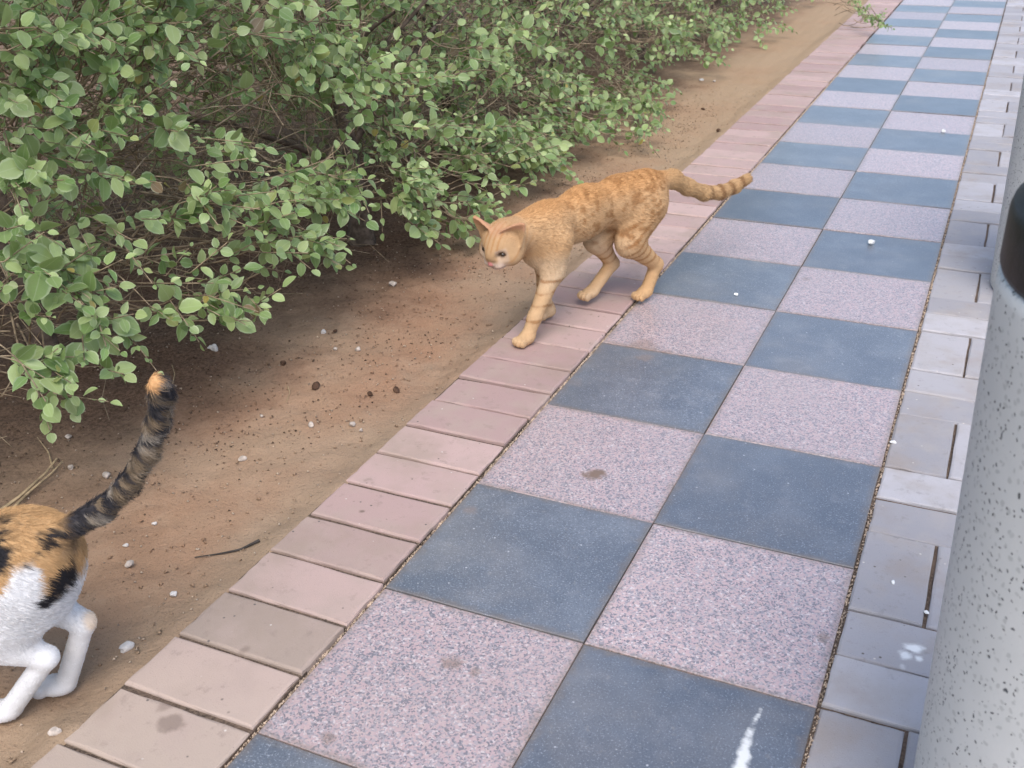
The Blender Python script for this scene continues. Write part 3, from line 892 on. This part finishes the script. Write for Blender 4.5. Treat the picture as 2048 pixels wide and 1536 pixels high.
# ---------------- orange cat
d1 = np.array([-.41, -.912, 0.]); d1 /= np.linalg.norm(d1)
n1 = np.array([-d1[1], d1[0], 0.])
O1 = np.array([-.365, .972, 0.]) - n1 * .03
KZ = .008                                   # top of the edging
segs = [
 # trunk: chest, ribcage, loin, hips      (a, b, ra, rb, blend, squash)
 ((.085, 0, .224), (-.02, 0, .240), .052, .050, .03, (1, .74, 1)),
 ((-.02, 0, .242), (-.13, 0, .247), .048, .043, .03, (1, .76, 1)),
 ((-.13, 0, .244), (-.205, 0, .236), .047, .046, .03, (1, .92, 1)),
 # neck
 ((.085, 0, .238), (.185, 0, .236), .046, .036, .025, None),
 # near (left) foreleg, reaching forward
 ((.085, .034, .215), (.098, .034, .150), .031, .0225, .018, None),
 ((.098, .034, .150), (.150, .032, .062), .0205, .0140, .014, None),
 ((.150, .032, .062), (.166, .031, .022 + KZ), .0138, .0138, .010, None),
 # far (right) foreleg, lifting behind
 ((.080, -.034, .210), (.060, -.034, .140), .030, .021, .018, None),
 ((.060, -.034, .140), (.064, -.033, .070), .0190, .0138, .014, None),
 ((.064, -.034, .070), (.050, -.033, .036), .0132, .0132, .010, None),
 # near hind leg
 ((-.190, .030, .222), (-.128, .036, .156), .046, .031, .03, (1, .80, 1)),
 ((-.128, .036, .156), (-.222, .034, .082), .0275, .0148, .016, None),
 ((-.222, .034, .082), (-.196, .032, .020 + KZ), .0142, .0138, .010, None),
 # far hind leg, swinging forward
 ((-.185, -.030, .218), (-.098, -.034, .154), .044, .029, .03, (1, .80, 1)),
 ((-.098, -.034, .154), (-.150, -.034, .085), .025, .0146, .016, None),
 ((-.150, -.034, .085), (-.092, -.032, .042), .0140, .0136, .010, None),
]
tail_px = [(1322, 352), (1345, 358), (1375, 374), (1408, 386), (1440, 385), (1468, 374), (1494, 358)]
TL = []
for (x, y) in tail_px:
    rr = ray(x, y); t = ((O1 - CAM_POS) @ n1) / (rr @ n1); q = CAM_POS + t * rr
    TL.append(((q - O1) @ d1, 0.0, q[2]))
TL = [(-.225, 0, .262)] + TL[1:]
trad = [.024, .019, .0165, .0155, .0148, .0138, .0118]
for k in range(6): segs.append((TL[k], TL[k + 1], trad[k], trad[k + 1], .012 if k else .03, None))
HR1 = head_frame(math.radians(12), math.radians(-32), math.radians(-4))
spec1 = dict(segs=segs, ells=[((.10, 0, .200), (.046, .037, .048), .03), ((-.19, 0, .238), (.056, .044, .046), .03), ((-.232, 0, .230), (.022, .032, .036), .02)],
             paws=[((.172, .031, .0135 + KZ), 0.05), ((.050, -.033, .026), -.1), ((-.188, .032, .0135 + KZ), .05), ((-.080, -.032, .034), 0)],
             head=(.210, .006, .234), head_R=HR1, head_scale=1.07,
             ears=[((-.006, .026, .021), (-.020, .050, .045)), ((-.004, -.027, .021), (-.004, -.051, .049))],
             comb=lambda P: np.stack([-np.ones(len(P)), np.zeros(len(P)), -.35 - 1.2 * (P[:, 2] < .15)], 1))
TLa = np.array(TL)
def lerp(a, b, t): return a * (1 - t[:, None]) + b * t[:, None]
def coat_orange(V, H):
    s, l, z = V[:, 0], V[:, 1], V[:, 2]
    base = np.array([.52, .335, .178]); dark = np.array([.285, .135, .050]); pale = np.array([.58, .45, .31])
    C = np.tile(base, (len(V), 1))
    C = lerp(C, np.array([.50, .265, .105]), sstep(z, .25, .29) * .8)                    # richer along the back
    C = lerp(C, pale, sstep(z + .02 * (vnoise(V, 40, 3) - .5), .205, .165) * sstep(s, -.14, -.05) * .65)
    legs = sstep(z, .14, .10)
    C = lerp(C, np.array([.51, .325, .170]), legs * .7)
    inner = sstep(np.abs(l), .030, .012) * sstep(z, .17, .13) * .5
    C = lerp(C, pale, inner)
    # broken spots on the flank
    Ps = np.stack([s * 1.0 + .25 * z, l * .35, z * .9], 1)
    sp = vnoise(Ps, 96, 5) * .6 + vnoise(Ps, 170, 9) * .4
    body = sstep(z, .135, .17) * sstep(s, .10, .03) * sstep(s, -.262, -.24)
    C = lerp(C, dark, sstep(sp, .47, .70) * body * .70)
    # bars on haunch and thigh
    bar = np.sin((z * .8 + s * .55) * 2 * math.pi / .021 + 3 * (vnoise(V, 25, 7) - .5))
    haunch = sstep(s, -.08, -.12) * sstep(z, .23, .19) * sstep(z, .085, .11)
    C = lerp(C, dark, sstep(bar, .35, .85) * haunch * .75)
    fb = np.sin(z * 2 * math.pi / .024 + 2.0 * (vnoise(V, 30, 8) - .5) + s * 30)
    C = lerp(C, dark, sstep(fb + .8 * (vnoise(V, 90, 13) - .5), .6, 1.0) * sstep(s, .02, .04) * sstep(z, .165, .14) * sstep(z, .03, .05) * .7)
    # tail: rings, darker tip
    ts = -s - .27
    istail = sstep(-s, .262, .285)
    ring = np.sin(ts * 2 * math.pi / .040 + 1.0)
    C = lerp(C, np.array([.50, .33, .17]), istail * .6)
    C = lerp(C, np.array([.20, .10, .045]), sstep(ring, .1, .8) * istail * sstep(ts, .10, .2) * .8)
    C = lerp(C, np.array([.24, .12, .055]), sstep(ts, .315, .335) * .85)
    # head
    hx, hy, hz = H[:, 0], H[:, 1], H[:, 2]
    ishead = sstep(np.linalg.norm(H - np.array([.01, 0, 0]), axis=1), .075, .06)
    C = lerp(C, np.array([.43, .275, .150]), ishead * .8)
    stripe = np.sin(hy / .0095 * math.pi)
    C = lerp(C, np.array([.36, .17, .06]), ishead * sstep(stripe ** 2, .5, .9) * sstep(hz, .012, .022) * sstep(hx, -.04, .0) * sstep(np.abs(hy), .024, .02) * .6)
    C = lerp(C, np.array([.40, .20, .08]), ishead * sstep(np.sin((hz * .9 + hx * .35) / .0075 * math.pi), .5, .9) * sstep(np.abs(hy), .026, .031) * sstep(hz, .012, .002) * .5)
    C = lerp(C, np.array([.58, .46, .38]), ishead * sstep(hx, .030, .042) * sstep(hz, .0, -.010) * .8)
    C = lerp(C, np.array([.54, .42, .33]), ishead * sstep(np.hypot(hx - .033, np.abs(hy) - .022), .014, .009) * sstep(np.abs(hz - .006), .014, .010) * .5)
    eye = sstep(np.hypot(np.abs(hy) - .0195, (hz - .0055) * 2.0), .0090, .0066) * sstep(hx, .020, .026)
    C = lerp(C, np.array([.05, .03, .02]), eye * .85)
    nose = sstep(np.linalg.norm(H - np.array([.0515, 0, -.0065]), axis=1), .0075, .0055)
    C = lerp(C, np.array([.55, .22, .20]), nose)
    mouth = sstep(np.abs(hz + .0195 - .15 * np.abs(hy)), .0016, .0006) * sstep(hx, .036, .042)
    C = lerp(C, np.array([.25, .12, .10]), mouth * .7)
    isear = sstep(hz, .030, .040) * ishead + sstep(hz + .35 * np.abs(hy), .048, .054) * sstep(np.linalg.norm(H, axis=1), .11, .1)
    isear = np.clip(isear, 0, 1)
    C = lerp(C, np.array([.46, .24, .15]), isear * .7)
    fl = .6 + .5 * sstep(z, .12, .2) * (1 - ishead) - .35 * ishead * sstep(hx, 0, .03) - .08 * legs + .25 * istail
    fl = fl * (1 - .92 * np.clip(nose + eye * .6, 0, 1)) * (1 - .5 * isear)
    return C * (0.94 + .12 * vnoise(V, 160, 2))[:, None], np.maximum(fl, .04)
build_cat('orange_cat', 'slender orange spotted tabby cat stalking along the brick edging, head lowered', O1, d1, spec1, coat_orange, .0066, 80000, 5)

# ---------------- calico cat, walking out of the frame
d2 = np.array([-.929, -.370, 0.]); d2 /= np.linalg.norm(d2)
n2 = np.array([-d2[1], d2[0], 0.])
O2 = np.array([-.601, -.357, 0.])
GZ = soil_z(-.60, -.36)
segs2 = [
 ((.30, 0, .200), (.20, 0, .198), .066, .068, .03, (1, .82, 1)),
 ((.20, 0, .198), (.07, 0, .200), .068, .064, .03, (1, .82, 1)),
 ((.07, 0, .200), (-.032, 0, .203), .060, .053, .03, (1, .88, 1)),
 ((.29, 0, .215), (.37, 0, .245), .050, .040, .025, None),
 ((.285, .034, .20), (.285, .036, .125), .036, .026, .018, None), ((.285, .036, .125), (.305, .034, .045), .023, .0165, .014, None), ((.305, .034, .045), (.312, .033, .02 + GZ), .016, .016, .01, None),
 ((.285, -.034, .20), (.26, -.036, .125), .036, .026, .018, None), ((.26, -.036, .125), (.245, -.034, .05), .023, .0165, .014, None), ((.245, -.034, .05), (.255, -.033, .02 + GZ), .016, .016, .01, None),
 # near (left) hind leg
 ((-.035, .030, .195), (.028, .038, .122), .052, .036, .03, (1, .80, 1)), ((.028, .038, .122), (-.050, .026, .082), .028, .0130, .014, None), ((-.050, .026, .082), (.010, .024, .012 + GZ + .01), .0128, .0130, .008, None),
 # far (right) hind leg
 ((-.040, -.030, .190), (-.012, -.034, .126), .050, .034, .03, (1, .80, 1)), ((-.012, -.034, .126), (-.078, -.022, .095), .026, .0132, .014, None), ((-.078, -.022, .095), (-.036, -.022, .018 + GZ), .0128, .0130, .008, None),
]
tail2_px = [(140, 1056), (200, 1022), (252, 972), (292, 905), (314, 840), (322, 790), (314, 765)]
TL2 = []
for k, (x, y) in enumerate(tail2_px):
    off = [0, 0, 0, 0, .0, .012, .030][k]
    b_ = O2 + n2 * off
    rr = ray(x, y); t = ((b_ - CAM_POS) @ n2) / (rr @ n2); q = CAM_POS + t * rr
    TL2.append(((q - O2) @ d2, off, q[2]))
TL2 = [(-.058, 0, .228)] + TL2[1:]
tr2 = [.0145, .0110, .0100, .0098, .0098, .0095, .0085]
for k in range(6): segs2.append((TL2[k], TL2[k + 1], tr2[k], tr2[k + 1], .010 if k else .025, None))
HR2 = head_frame(math.radians(10), math.radians(-12), 0)
spec2 = dict(segs=segs2, ells=[((-.012, .026, .145), (.046, .030, .050), .02), ((.03, 0, .150), (.06, .040, .045), .03), ((-.042, 0, .205), (.046, .050, .05), .03), ((.30, 0, .18), (.05, .042, .055), .03), ((.16, 0, .18), (.09, .05, .055), .03), ((-.058, 0, .168), (.026, .034, .045), .025)],
             paws=[((.318, .033, .0125 + GZ), 0), ((.262, -.033, .0125 + GZ), 0), ((.022, .024, .0125 + GZ), 0.05), ((-.024, -.022, .0125 + GZ), 0.05)],
             head=(.41, .01, .262), head_R=HR2, head_scale=1.0,
             ears=[((-.006, .026, .025), (-.012, .046, .070)), ((-.006, -.026, .025), (-.012, -.046, .070))],
             comb=lambda P: np.stack([-np.ones(len(P)), np.zeros(len(P)), -.5 - 1.0 * (P[:, 2] < .13)], 1))
T2 = np.array(TL2)
def coat_calico(V, H):
    s, l, z = V[:, 0], V[:, 1], V[:, 2]
    w = np.array([.66, .66, .67]); org = np.array([.47, .295, .145]); blk = np.array([.022, .021, .024])
    N = fbm(V * np.array([.6, 1, 1]), 55, 4) * 1.2 + vnoise(V * np.array([.35, 1, 1]), 260, 6) * .5 - .85
    C = np.tile(w, (len(V), 1)).astype(float)
    top = sstep(z + .03 * N, .180, .194)
    C = lerp(C, org, top)
    # white wedge that rises on the flank
    wedge = sstep(np.abs(s + .060 - (.21 - z) * .30) - .55 * np.clip(.232 - z, 0, .1) + .02 * N, .012, .004) * sstep(l, -.01, .01) * sstep(z, .240, .228)
    C = lerp(C, w, wedge)
    pt = lambda a, b, r: sstep(np.hypot(s - a, (z - b)) + .035 * N, r * 1.08, r * .62)
    bl = pt(-.084, .250, .015) * sstep(l, -.002, .012)
    bl = np.maximum(bl, pt(-.030, .246, .024) * sstep(l, -.01, .01))
    bl = np.maximum(bl, pt(.05, .240, .040)); bl = np.maximum(bl, pt(.19, .250, .055)); bl = np.maximum(bl, pt(.31, .235, .04))
    SZ = np.stack([s, z, 0 * z], 1)
    band = sstep(seg_sdf(SZ, (-.118, .226, 0), (-.080, .184, 0), 0, 0) + .018 * N, .0135, .006) * sstep(l, -.004, .012)
    bl = np.maximum(bl, band)
    C = lerp(C, blk, bl)
    C = lerp(C, w, sstep(z, .145, .13))
    # fawn hock
    C = lerp(C, np.array([.62, .44, .26]), sstep(np.linalg.norm((V - np.array([-.094, -.022, .102])), axis=1), .020, .010) * .6)
    # tail, tortoiseshell
    dt = np.min(np.stack([seg_sdf(V, T2[k], T2[k + 1], 0, 0) for k in range(len(T2) - 1)]), 0)
    ist = sstep(dt, .034, .024) * sstep(-s, .085, .112)
    mott = fbm(V * np.array([1, 1, 1.0]), 85, 11)
    tc = lerp(np.tile(blk * 1.8, (len(V), 1)), np.array([.20, .150, .10]), sstep(mott, .49, .66))
    tc = lerp(tc, np.array([.40, .35, .29]), sstep(fbm(V, 60, 15), .54, .68) * .6)
    C = C * (1 - ist[:, None]) + tc * ist[:, None]
    tip = sstep(np.linalg.norm(V - T2[-1] - np.array([.006, .008, .004]), axis=1), .015, .010)
    C = lerp(C, np.array([.58, .34, .16]), tip)
    hx, hy, hz = H[:, 0], H[:, 1], H[:, 2]
    ish = sstep(np.linalg.norm(H, axis=1), .085, .06)
    C = lerp(C, np.where((hy > 0)[:, None], org, blk * 1.5), ish * sstep(hz, -.004, .006) * .9)
    eye = sstep(np.hypot(np.abs(hy) - .0195, (hz - .0055) * 1.7), .0105, .008) * sstep(hx, .020, .026) * ish
    C = lerp(C, np.array([.05, .04, .02]), eye * .85)
    nose = sstep(np.linalg.norm(H - np.array([.0515, 0, -.0065]), axis=1), .0075, .0055)
    C = lerp(C, np.array([.55, .25, .23]), nose)
    fl = .70 + .40 * sstep(z, .12, .2) - .42 * sstep(z, .12, .08) + .25 * ist - .6 * ish - .5 * tip
    return C * (0.95 + .1 * vnoise(V, 160, 2))[:, None], np.maximum(fl * (1 - .9 * np.clip(nose + eye, 0, 1)), .05)
build_cat('calico_cat', 'white, orange and black calico cat leaving at the left edge, tail raised', O2, d2, spec2, coat_calico, .0082, 90000, 6)

# ------------------------------------------------------------------ loose things on the earth and the paving
def rock_mesh(seed, flat=.6):
    import bmesh
    bm = bmesh.new(); bmesh.ops.create_icosphere(bm, subdivisions=2, radius=1)
    V = np.array([v.co[:] for v in bm.verts])
    r = 1 + .55 * (vnoise(V, 1.3, seed) - .5) + .35 * (vnoise(V, 3.1, seed + 3) - .5)
    V = V * r[:, None] * np.array([1, .75, flat])
    q = np.random.default_rng(seed)
    for _ in range(5):                       # a few broken faces
        nn = q.normal(0, 1, 3); nn /= np.linalg.norm(nn); dd = q.uniform(.45, .7)
        k = np.maximum(V @ nn - dd, 0); V = V - k[:, None] * nn
    F = [[v.index for v in f.verts] for f in bm.faces]; bm.free()
    return V, F
ROCKS = {}
def rock(name, mat, seed, flat=.6):
    key = (mat.name, seed, flat)
    if key not in ROCKS:
        V, F = rock_mesh(seed, flat); ROCKS[key] = mesh(name, V, F, mat, False)
    return ROCKS[key]
def put(name, me, px, py, size, label, cat, group=None, z=None, sink=.35):
    p = at(px, py, -.012 if z is None else z)
    zz = soil_z(p[0], p[1]) if z is None else z
    o = link(name, me, None, (float(p[0]), float(p[1]), zz + size * .5 * (1 - sink)))
    o.scale = (size, size, size); o.rotation_euler = (0, 0, rnd.uniform(0, 6.28))
    tag(o, label, cat, group); return o
STONES = [
 (256, 1296, .0125, 'w', 'white pebble between the calico cat\'s hind paw and the brick edging'),
 (348, 1192, .0065, 'w', 'small whitish pebble on earth just left of the brick edging, above the largest white pebble'),
 (262, 1133, .0085, 'p', 'chipped beige stone flake on the earth right of the calico cat\'s rump'),
 (252, 1094, .0045, 'w', 'tiny white chip on the earth above the beige stone flake'),
 (705, 848, .0085, 'p', 'pale stone beside a smaller one, mid earth strip near the edging'),
 (722, 861, .0048, 'p', 'small pale pebble touching the lower side of a bigger pale stone'),
 (622, 852, .0072, 'p', 'flat pale grey stone left of a pair of pale stones'),
 (485, 920, .0075, 'p', 'greenish beige stone right of the calico tail'),
 (213, 953, .0095, 'p', 'buff stone under the curve of the calico tail'),
 (143, 942, .0075, 'p', 'dusty stone among leaf crumbs near the forked dry stick'),
 (138, 879, .0070, 'p', 'pale stone lying below the lowest shrub sprig'),
 (646, 667, .0085, 'w', 'bluish white pebble on the dark earth in front of the shrubs'),
 (671, 665, .0055, 'c', 'rust brown clod next to the bluish white pebble'),
 (715, 698, .0085, 'p', 'rounded pinkish grey pebble below the bluish white one'),
 (671, 698, .0060, 'p', 'small pinkish pebble left of the rounded pinkish grey pebble'),
 (632, 776, .0110, 'c', 'dark brown earth clod in the middle of the bare ground'),
 (793, 780, .0100, 'c', 'dark brown clod nearest the brick edging'),
 (740, 783, .0075, 'c', 'flat grey brown clod between two dark clods'),
 (566, 733, .0090, 'c', 'reddish earth lump near the shrubs\' shadow'),
 (785, 566, .0120, 'p', 'pale lump at the border of the leaf litter, left of the orange cat'),
 (1437, 267, .0120, 'c', 'dark clod lying against the edging beyond the orange cat\'s tail'),
 (1403, 160, .0110, 'w', 'pale pebble on the sandy earth far along the path'),
 (1428, 163, .0090, 'p', 'small stone right of a pale pebble, far along the sandy earth'),
 (1317, 255, .0090, 'p', 'light pebble on the earth below the farther shrub'),
 (1406, 218, .0085, 'c', 'dark fragment on the sandy earth midway to the far shrub'),
 (115, 1485, .0080, 'p', 'greyish chip on the earth at the lower left corner'),
 (308, 1046, .0050, 'w', 'tiny pale chip right of the calico tail root'),
 (524, 835, .0050, 'p', 'small tan pebble between the calico tail and the flat grey stone'),
]
for k, (px, py, sz, ty, lab) in enumerate(STONES):
    mt = {'w': M_WHITE, 'p': M_STONE, 'c': M_CLOD}[ty]
    put('pebble' if ty != 'c' else 'clod', rock('pebble', mt, k % 9, .62), px, py, sz, lab, 'stone' if ty != 'c' else 'clod', 'stones on the bare earth' if ty != 'c' else 'clods on the bare earth')
lump = empty('plaster_lump', at(420, 702, -.01).tolist()); tag(lump, 'crumbly whitish lump on the dark earth below a hanging sprig', 'lump')
for k in range(9):
    o = link('crumb', rock('crumb', M_WHITE, k, .62), lump, (rnd.uniform(-.018, .022), rnd.uniform(-.006, .008), .006 + rnd.uniform(-.002, .004)))
    s_ = rnd.uniform(.005, .011); o.scale = (s_, s_, s_); o.rotation_euler = (rnd.random() * 3, rnd.random() * 3, rnd.random() * 6)
SCRAPS = [
 (1742, 487, .0125, 'crumpled white scrap on the slate tile right of the orange cat'),
 (1473, 590, .0060, 'small white fleck on the slate tile beside the orange cat\'s hind paw'),
 (1886, 264, .0110, 'whitish pebble on a far slate tile near the grey paving'),
 (1787, 886, .0058, 'white bit lying in the sandy joint beside the grey paving'),
 (1786, 1166, .0042, 'tiny white bit in the middle of a long grey paving block'),
 (1853, 1226, .0040, 'tiny white crumb at a block corner next to the terrazzo litter bin'),
]
for k, (px, py, sz, lab) in enumerate(SCRAPS):
    put('scrap', rock('scrap', M_PAINT, 3 + k % 5, .5), px, py, sz, lab, 'scrap', 'white bits on the paving', z=.002, sink=.3)

# crumbs of leaf and grit, too many to count
def crumbs(name, n, mat, size, where, seed, label):
    q = np.random.default_rng(seed)
    T = np.array([(1, 0, -.35), (-.5, .86, -.35), (-.5, -.86, -.35), (.2, .1, .9)])
    Fq_ = np.array([(0, 1, 3), (1, 2, 3), (2, 0, 3), (0, 2, 1)])
    VV, FF, o_ = [], [], 0
    while len(VV) < n:
        x, y = where(q)
        s_ = size * q.uniform(.35, 1.0) ** 1.5 * 1.3
        a = q.uniform(0, 6.28); c, s2 = math.cos(a), math.sin(a)
        V = T * np.array([1, q.uniform(.4, 1), q.uniform(.3, .9)]) * s_
        V = V @ np.array([[c, -s2, 0], [s2, c, 0], [0, 0, 1]]).T + np.array([x, y, soil_z(x, y) + s_ * .15])
        VV.append(V); FF.append(Fq_ + o_); o_ += 4
    tag(link(name, mesh(name, np.concatenate(VV), np.concatenate(FF), mat)), label, kind='stuff')
def w_dark(q):
    while True:
        x = -.62 - abs(q.normal(0.36, .22)); y = q.uniform(-.35, 3.2)
        if x > -1.7 and vnoise(np.array([x, y, 0.]), 4, 6) > q.uniform(.2, .75): return x, y
def w_all(q): return q.uniform(-1.3, -.52), q.uniform(-.5, 3.6) 
def w_edge(q): return -.512 - abs(q.normal(0, .02)), q.uniform(-.45, 5)
crumbs('earth_crumbs', 3000, M_SOIL, .0042, w_all, 41, 'small crumbs of the same brown earth lying loose on the ground')
crumbs('leaf_litter', 4200, M_CRUMB, .0030, w_dark, 31, 'dark leaf crumbs strewn on the earth before the shrubs')
crumbs('gravel', 2600, M_PALEC, .0030, w_all, 32, 'pale grit strewn over the bare earth')
# grit in the open joints
q = np.random.default_rng(33)
VV, FF, o_ = [], [], 0
T = np.array([(1, 0, -.35), (-.5, .86, -.35), (-.5, -.86, -.35), (.2, .1, .9)]); Fq_ = np.array([(0, 1, 3), (1, 2, 3), (2, 0, 3), (0, 2, 1)])
for k in range(9000):
    x = (-.3022 if q.random() < .72 else .3018) + q.normal(0, .0014); y = q.uniform(-.6, 4.5)
    s_ = q.uniform(.0009, .0028)
    VV.append(T * s_ + np.array([x, y, -.0030 + s_ * .4])); FF.append(Fq_ + o_); o_ += 4
tag(link('joint_gravel', mesh('joint_gravel', np.concatenate(VV), np.concatenate(FF), M_PALEC)), 'sandy grit filling the open joints beside the tiles', kind='stuff')

# sticks
def stick(name, pts, r0, r1, mat, label, z=None, lift=None):
    P = []
    for k, (x, y) in enumerate(pts):
        p = at(x, y, -.010); zz = soil_z(p[0], p[1]); P.append((p[0], p[1], zz + r0 * .8 + (lift[k] if lift else 0)))
    P = np.array(P); t = np.linspace(0, 1, len(P)); tt = np.linspace(0, 1, 14)
    P = np.stack([np.interp(tt, t, P[:, a]) for a in range(3)], 1)
    o0 = P[0].copy(); V, F = tube(P - o0, np.linspace(r0, r1, 14), 6)
    return tag(link(name, mesh(name, V, F, mat, True), None, o0.tolist()), label, 'stick')
stick('twig', [(520, 1088), (480, 1095), (440, 1103), (388, 1107)], .0022, .0008, M_BLADE, 'thin black twig lying on the earth by the edging')
fork = empty('dry_stick', at(-20, 1045, -.01).tolist()); tag(fork, 'forked pale dry stick behind the calico cat', 'stick')
o0 = at(-20, 1045, -.01)
for pts, r0 in (([(-30, 1050), (40, 1005), (95, 960), (118, 935)], .0034), ([(10, 1040), (60, 995), (105, 962), (130, 940)], .0026), ([(108, 948), (100, 915), (78, 888)], .0018)):
    P = np.array([at(x, y, -.008) + np.array([0, 0, .006 + .004 * k]) for k, (x, y) in enumerate(pts)])
    t = np.linspace(0, 1, len(P)); tt = np.linspace(0, 1, 10); P = np.stack([np.interp(tt, t, P[:, a]) for a in range(3)], 1)
    V, F = tube(P - o0, np.linspace(r0, r0 * .5, 10), 6); link('branch', mesh('stick_branch', V, F, M_STRAW, True), fork)
stick('stalk', [(345, 735), (350, 750), (345, 765), (338, 772)], .0012, .0007, M_STRAW, 'short curved straw beside the calico tail tip')
stick('stalk', [(575, 770), (580, 785), (572, 800)], .0012, .0007, M_STRAW, 'bent straw on the leaf litter in the middle of the earth')
stick('stalk', [(100, 1020), (75, 1035)], .0012, .0007, M_STRAW, 'short straw between the dry stick and the calico rump')
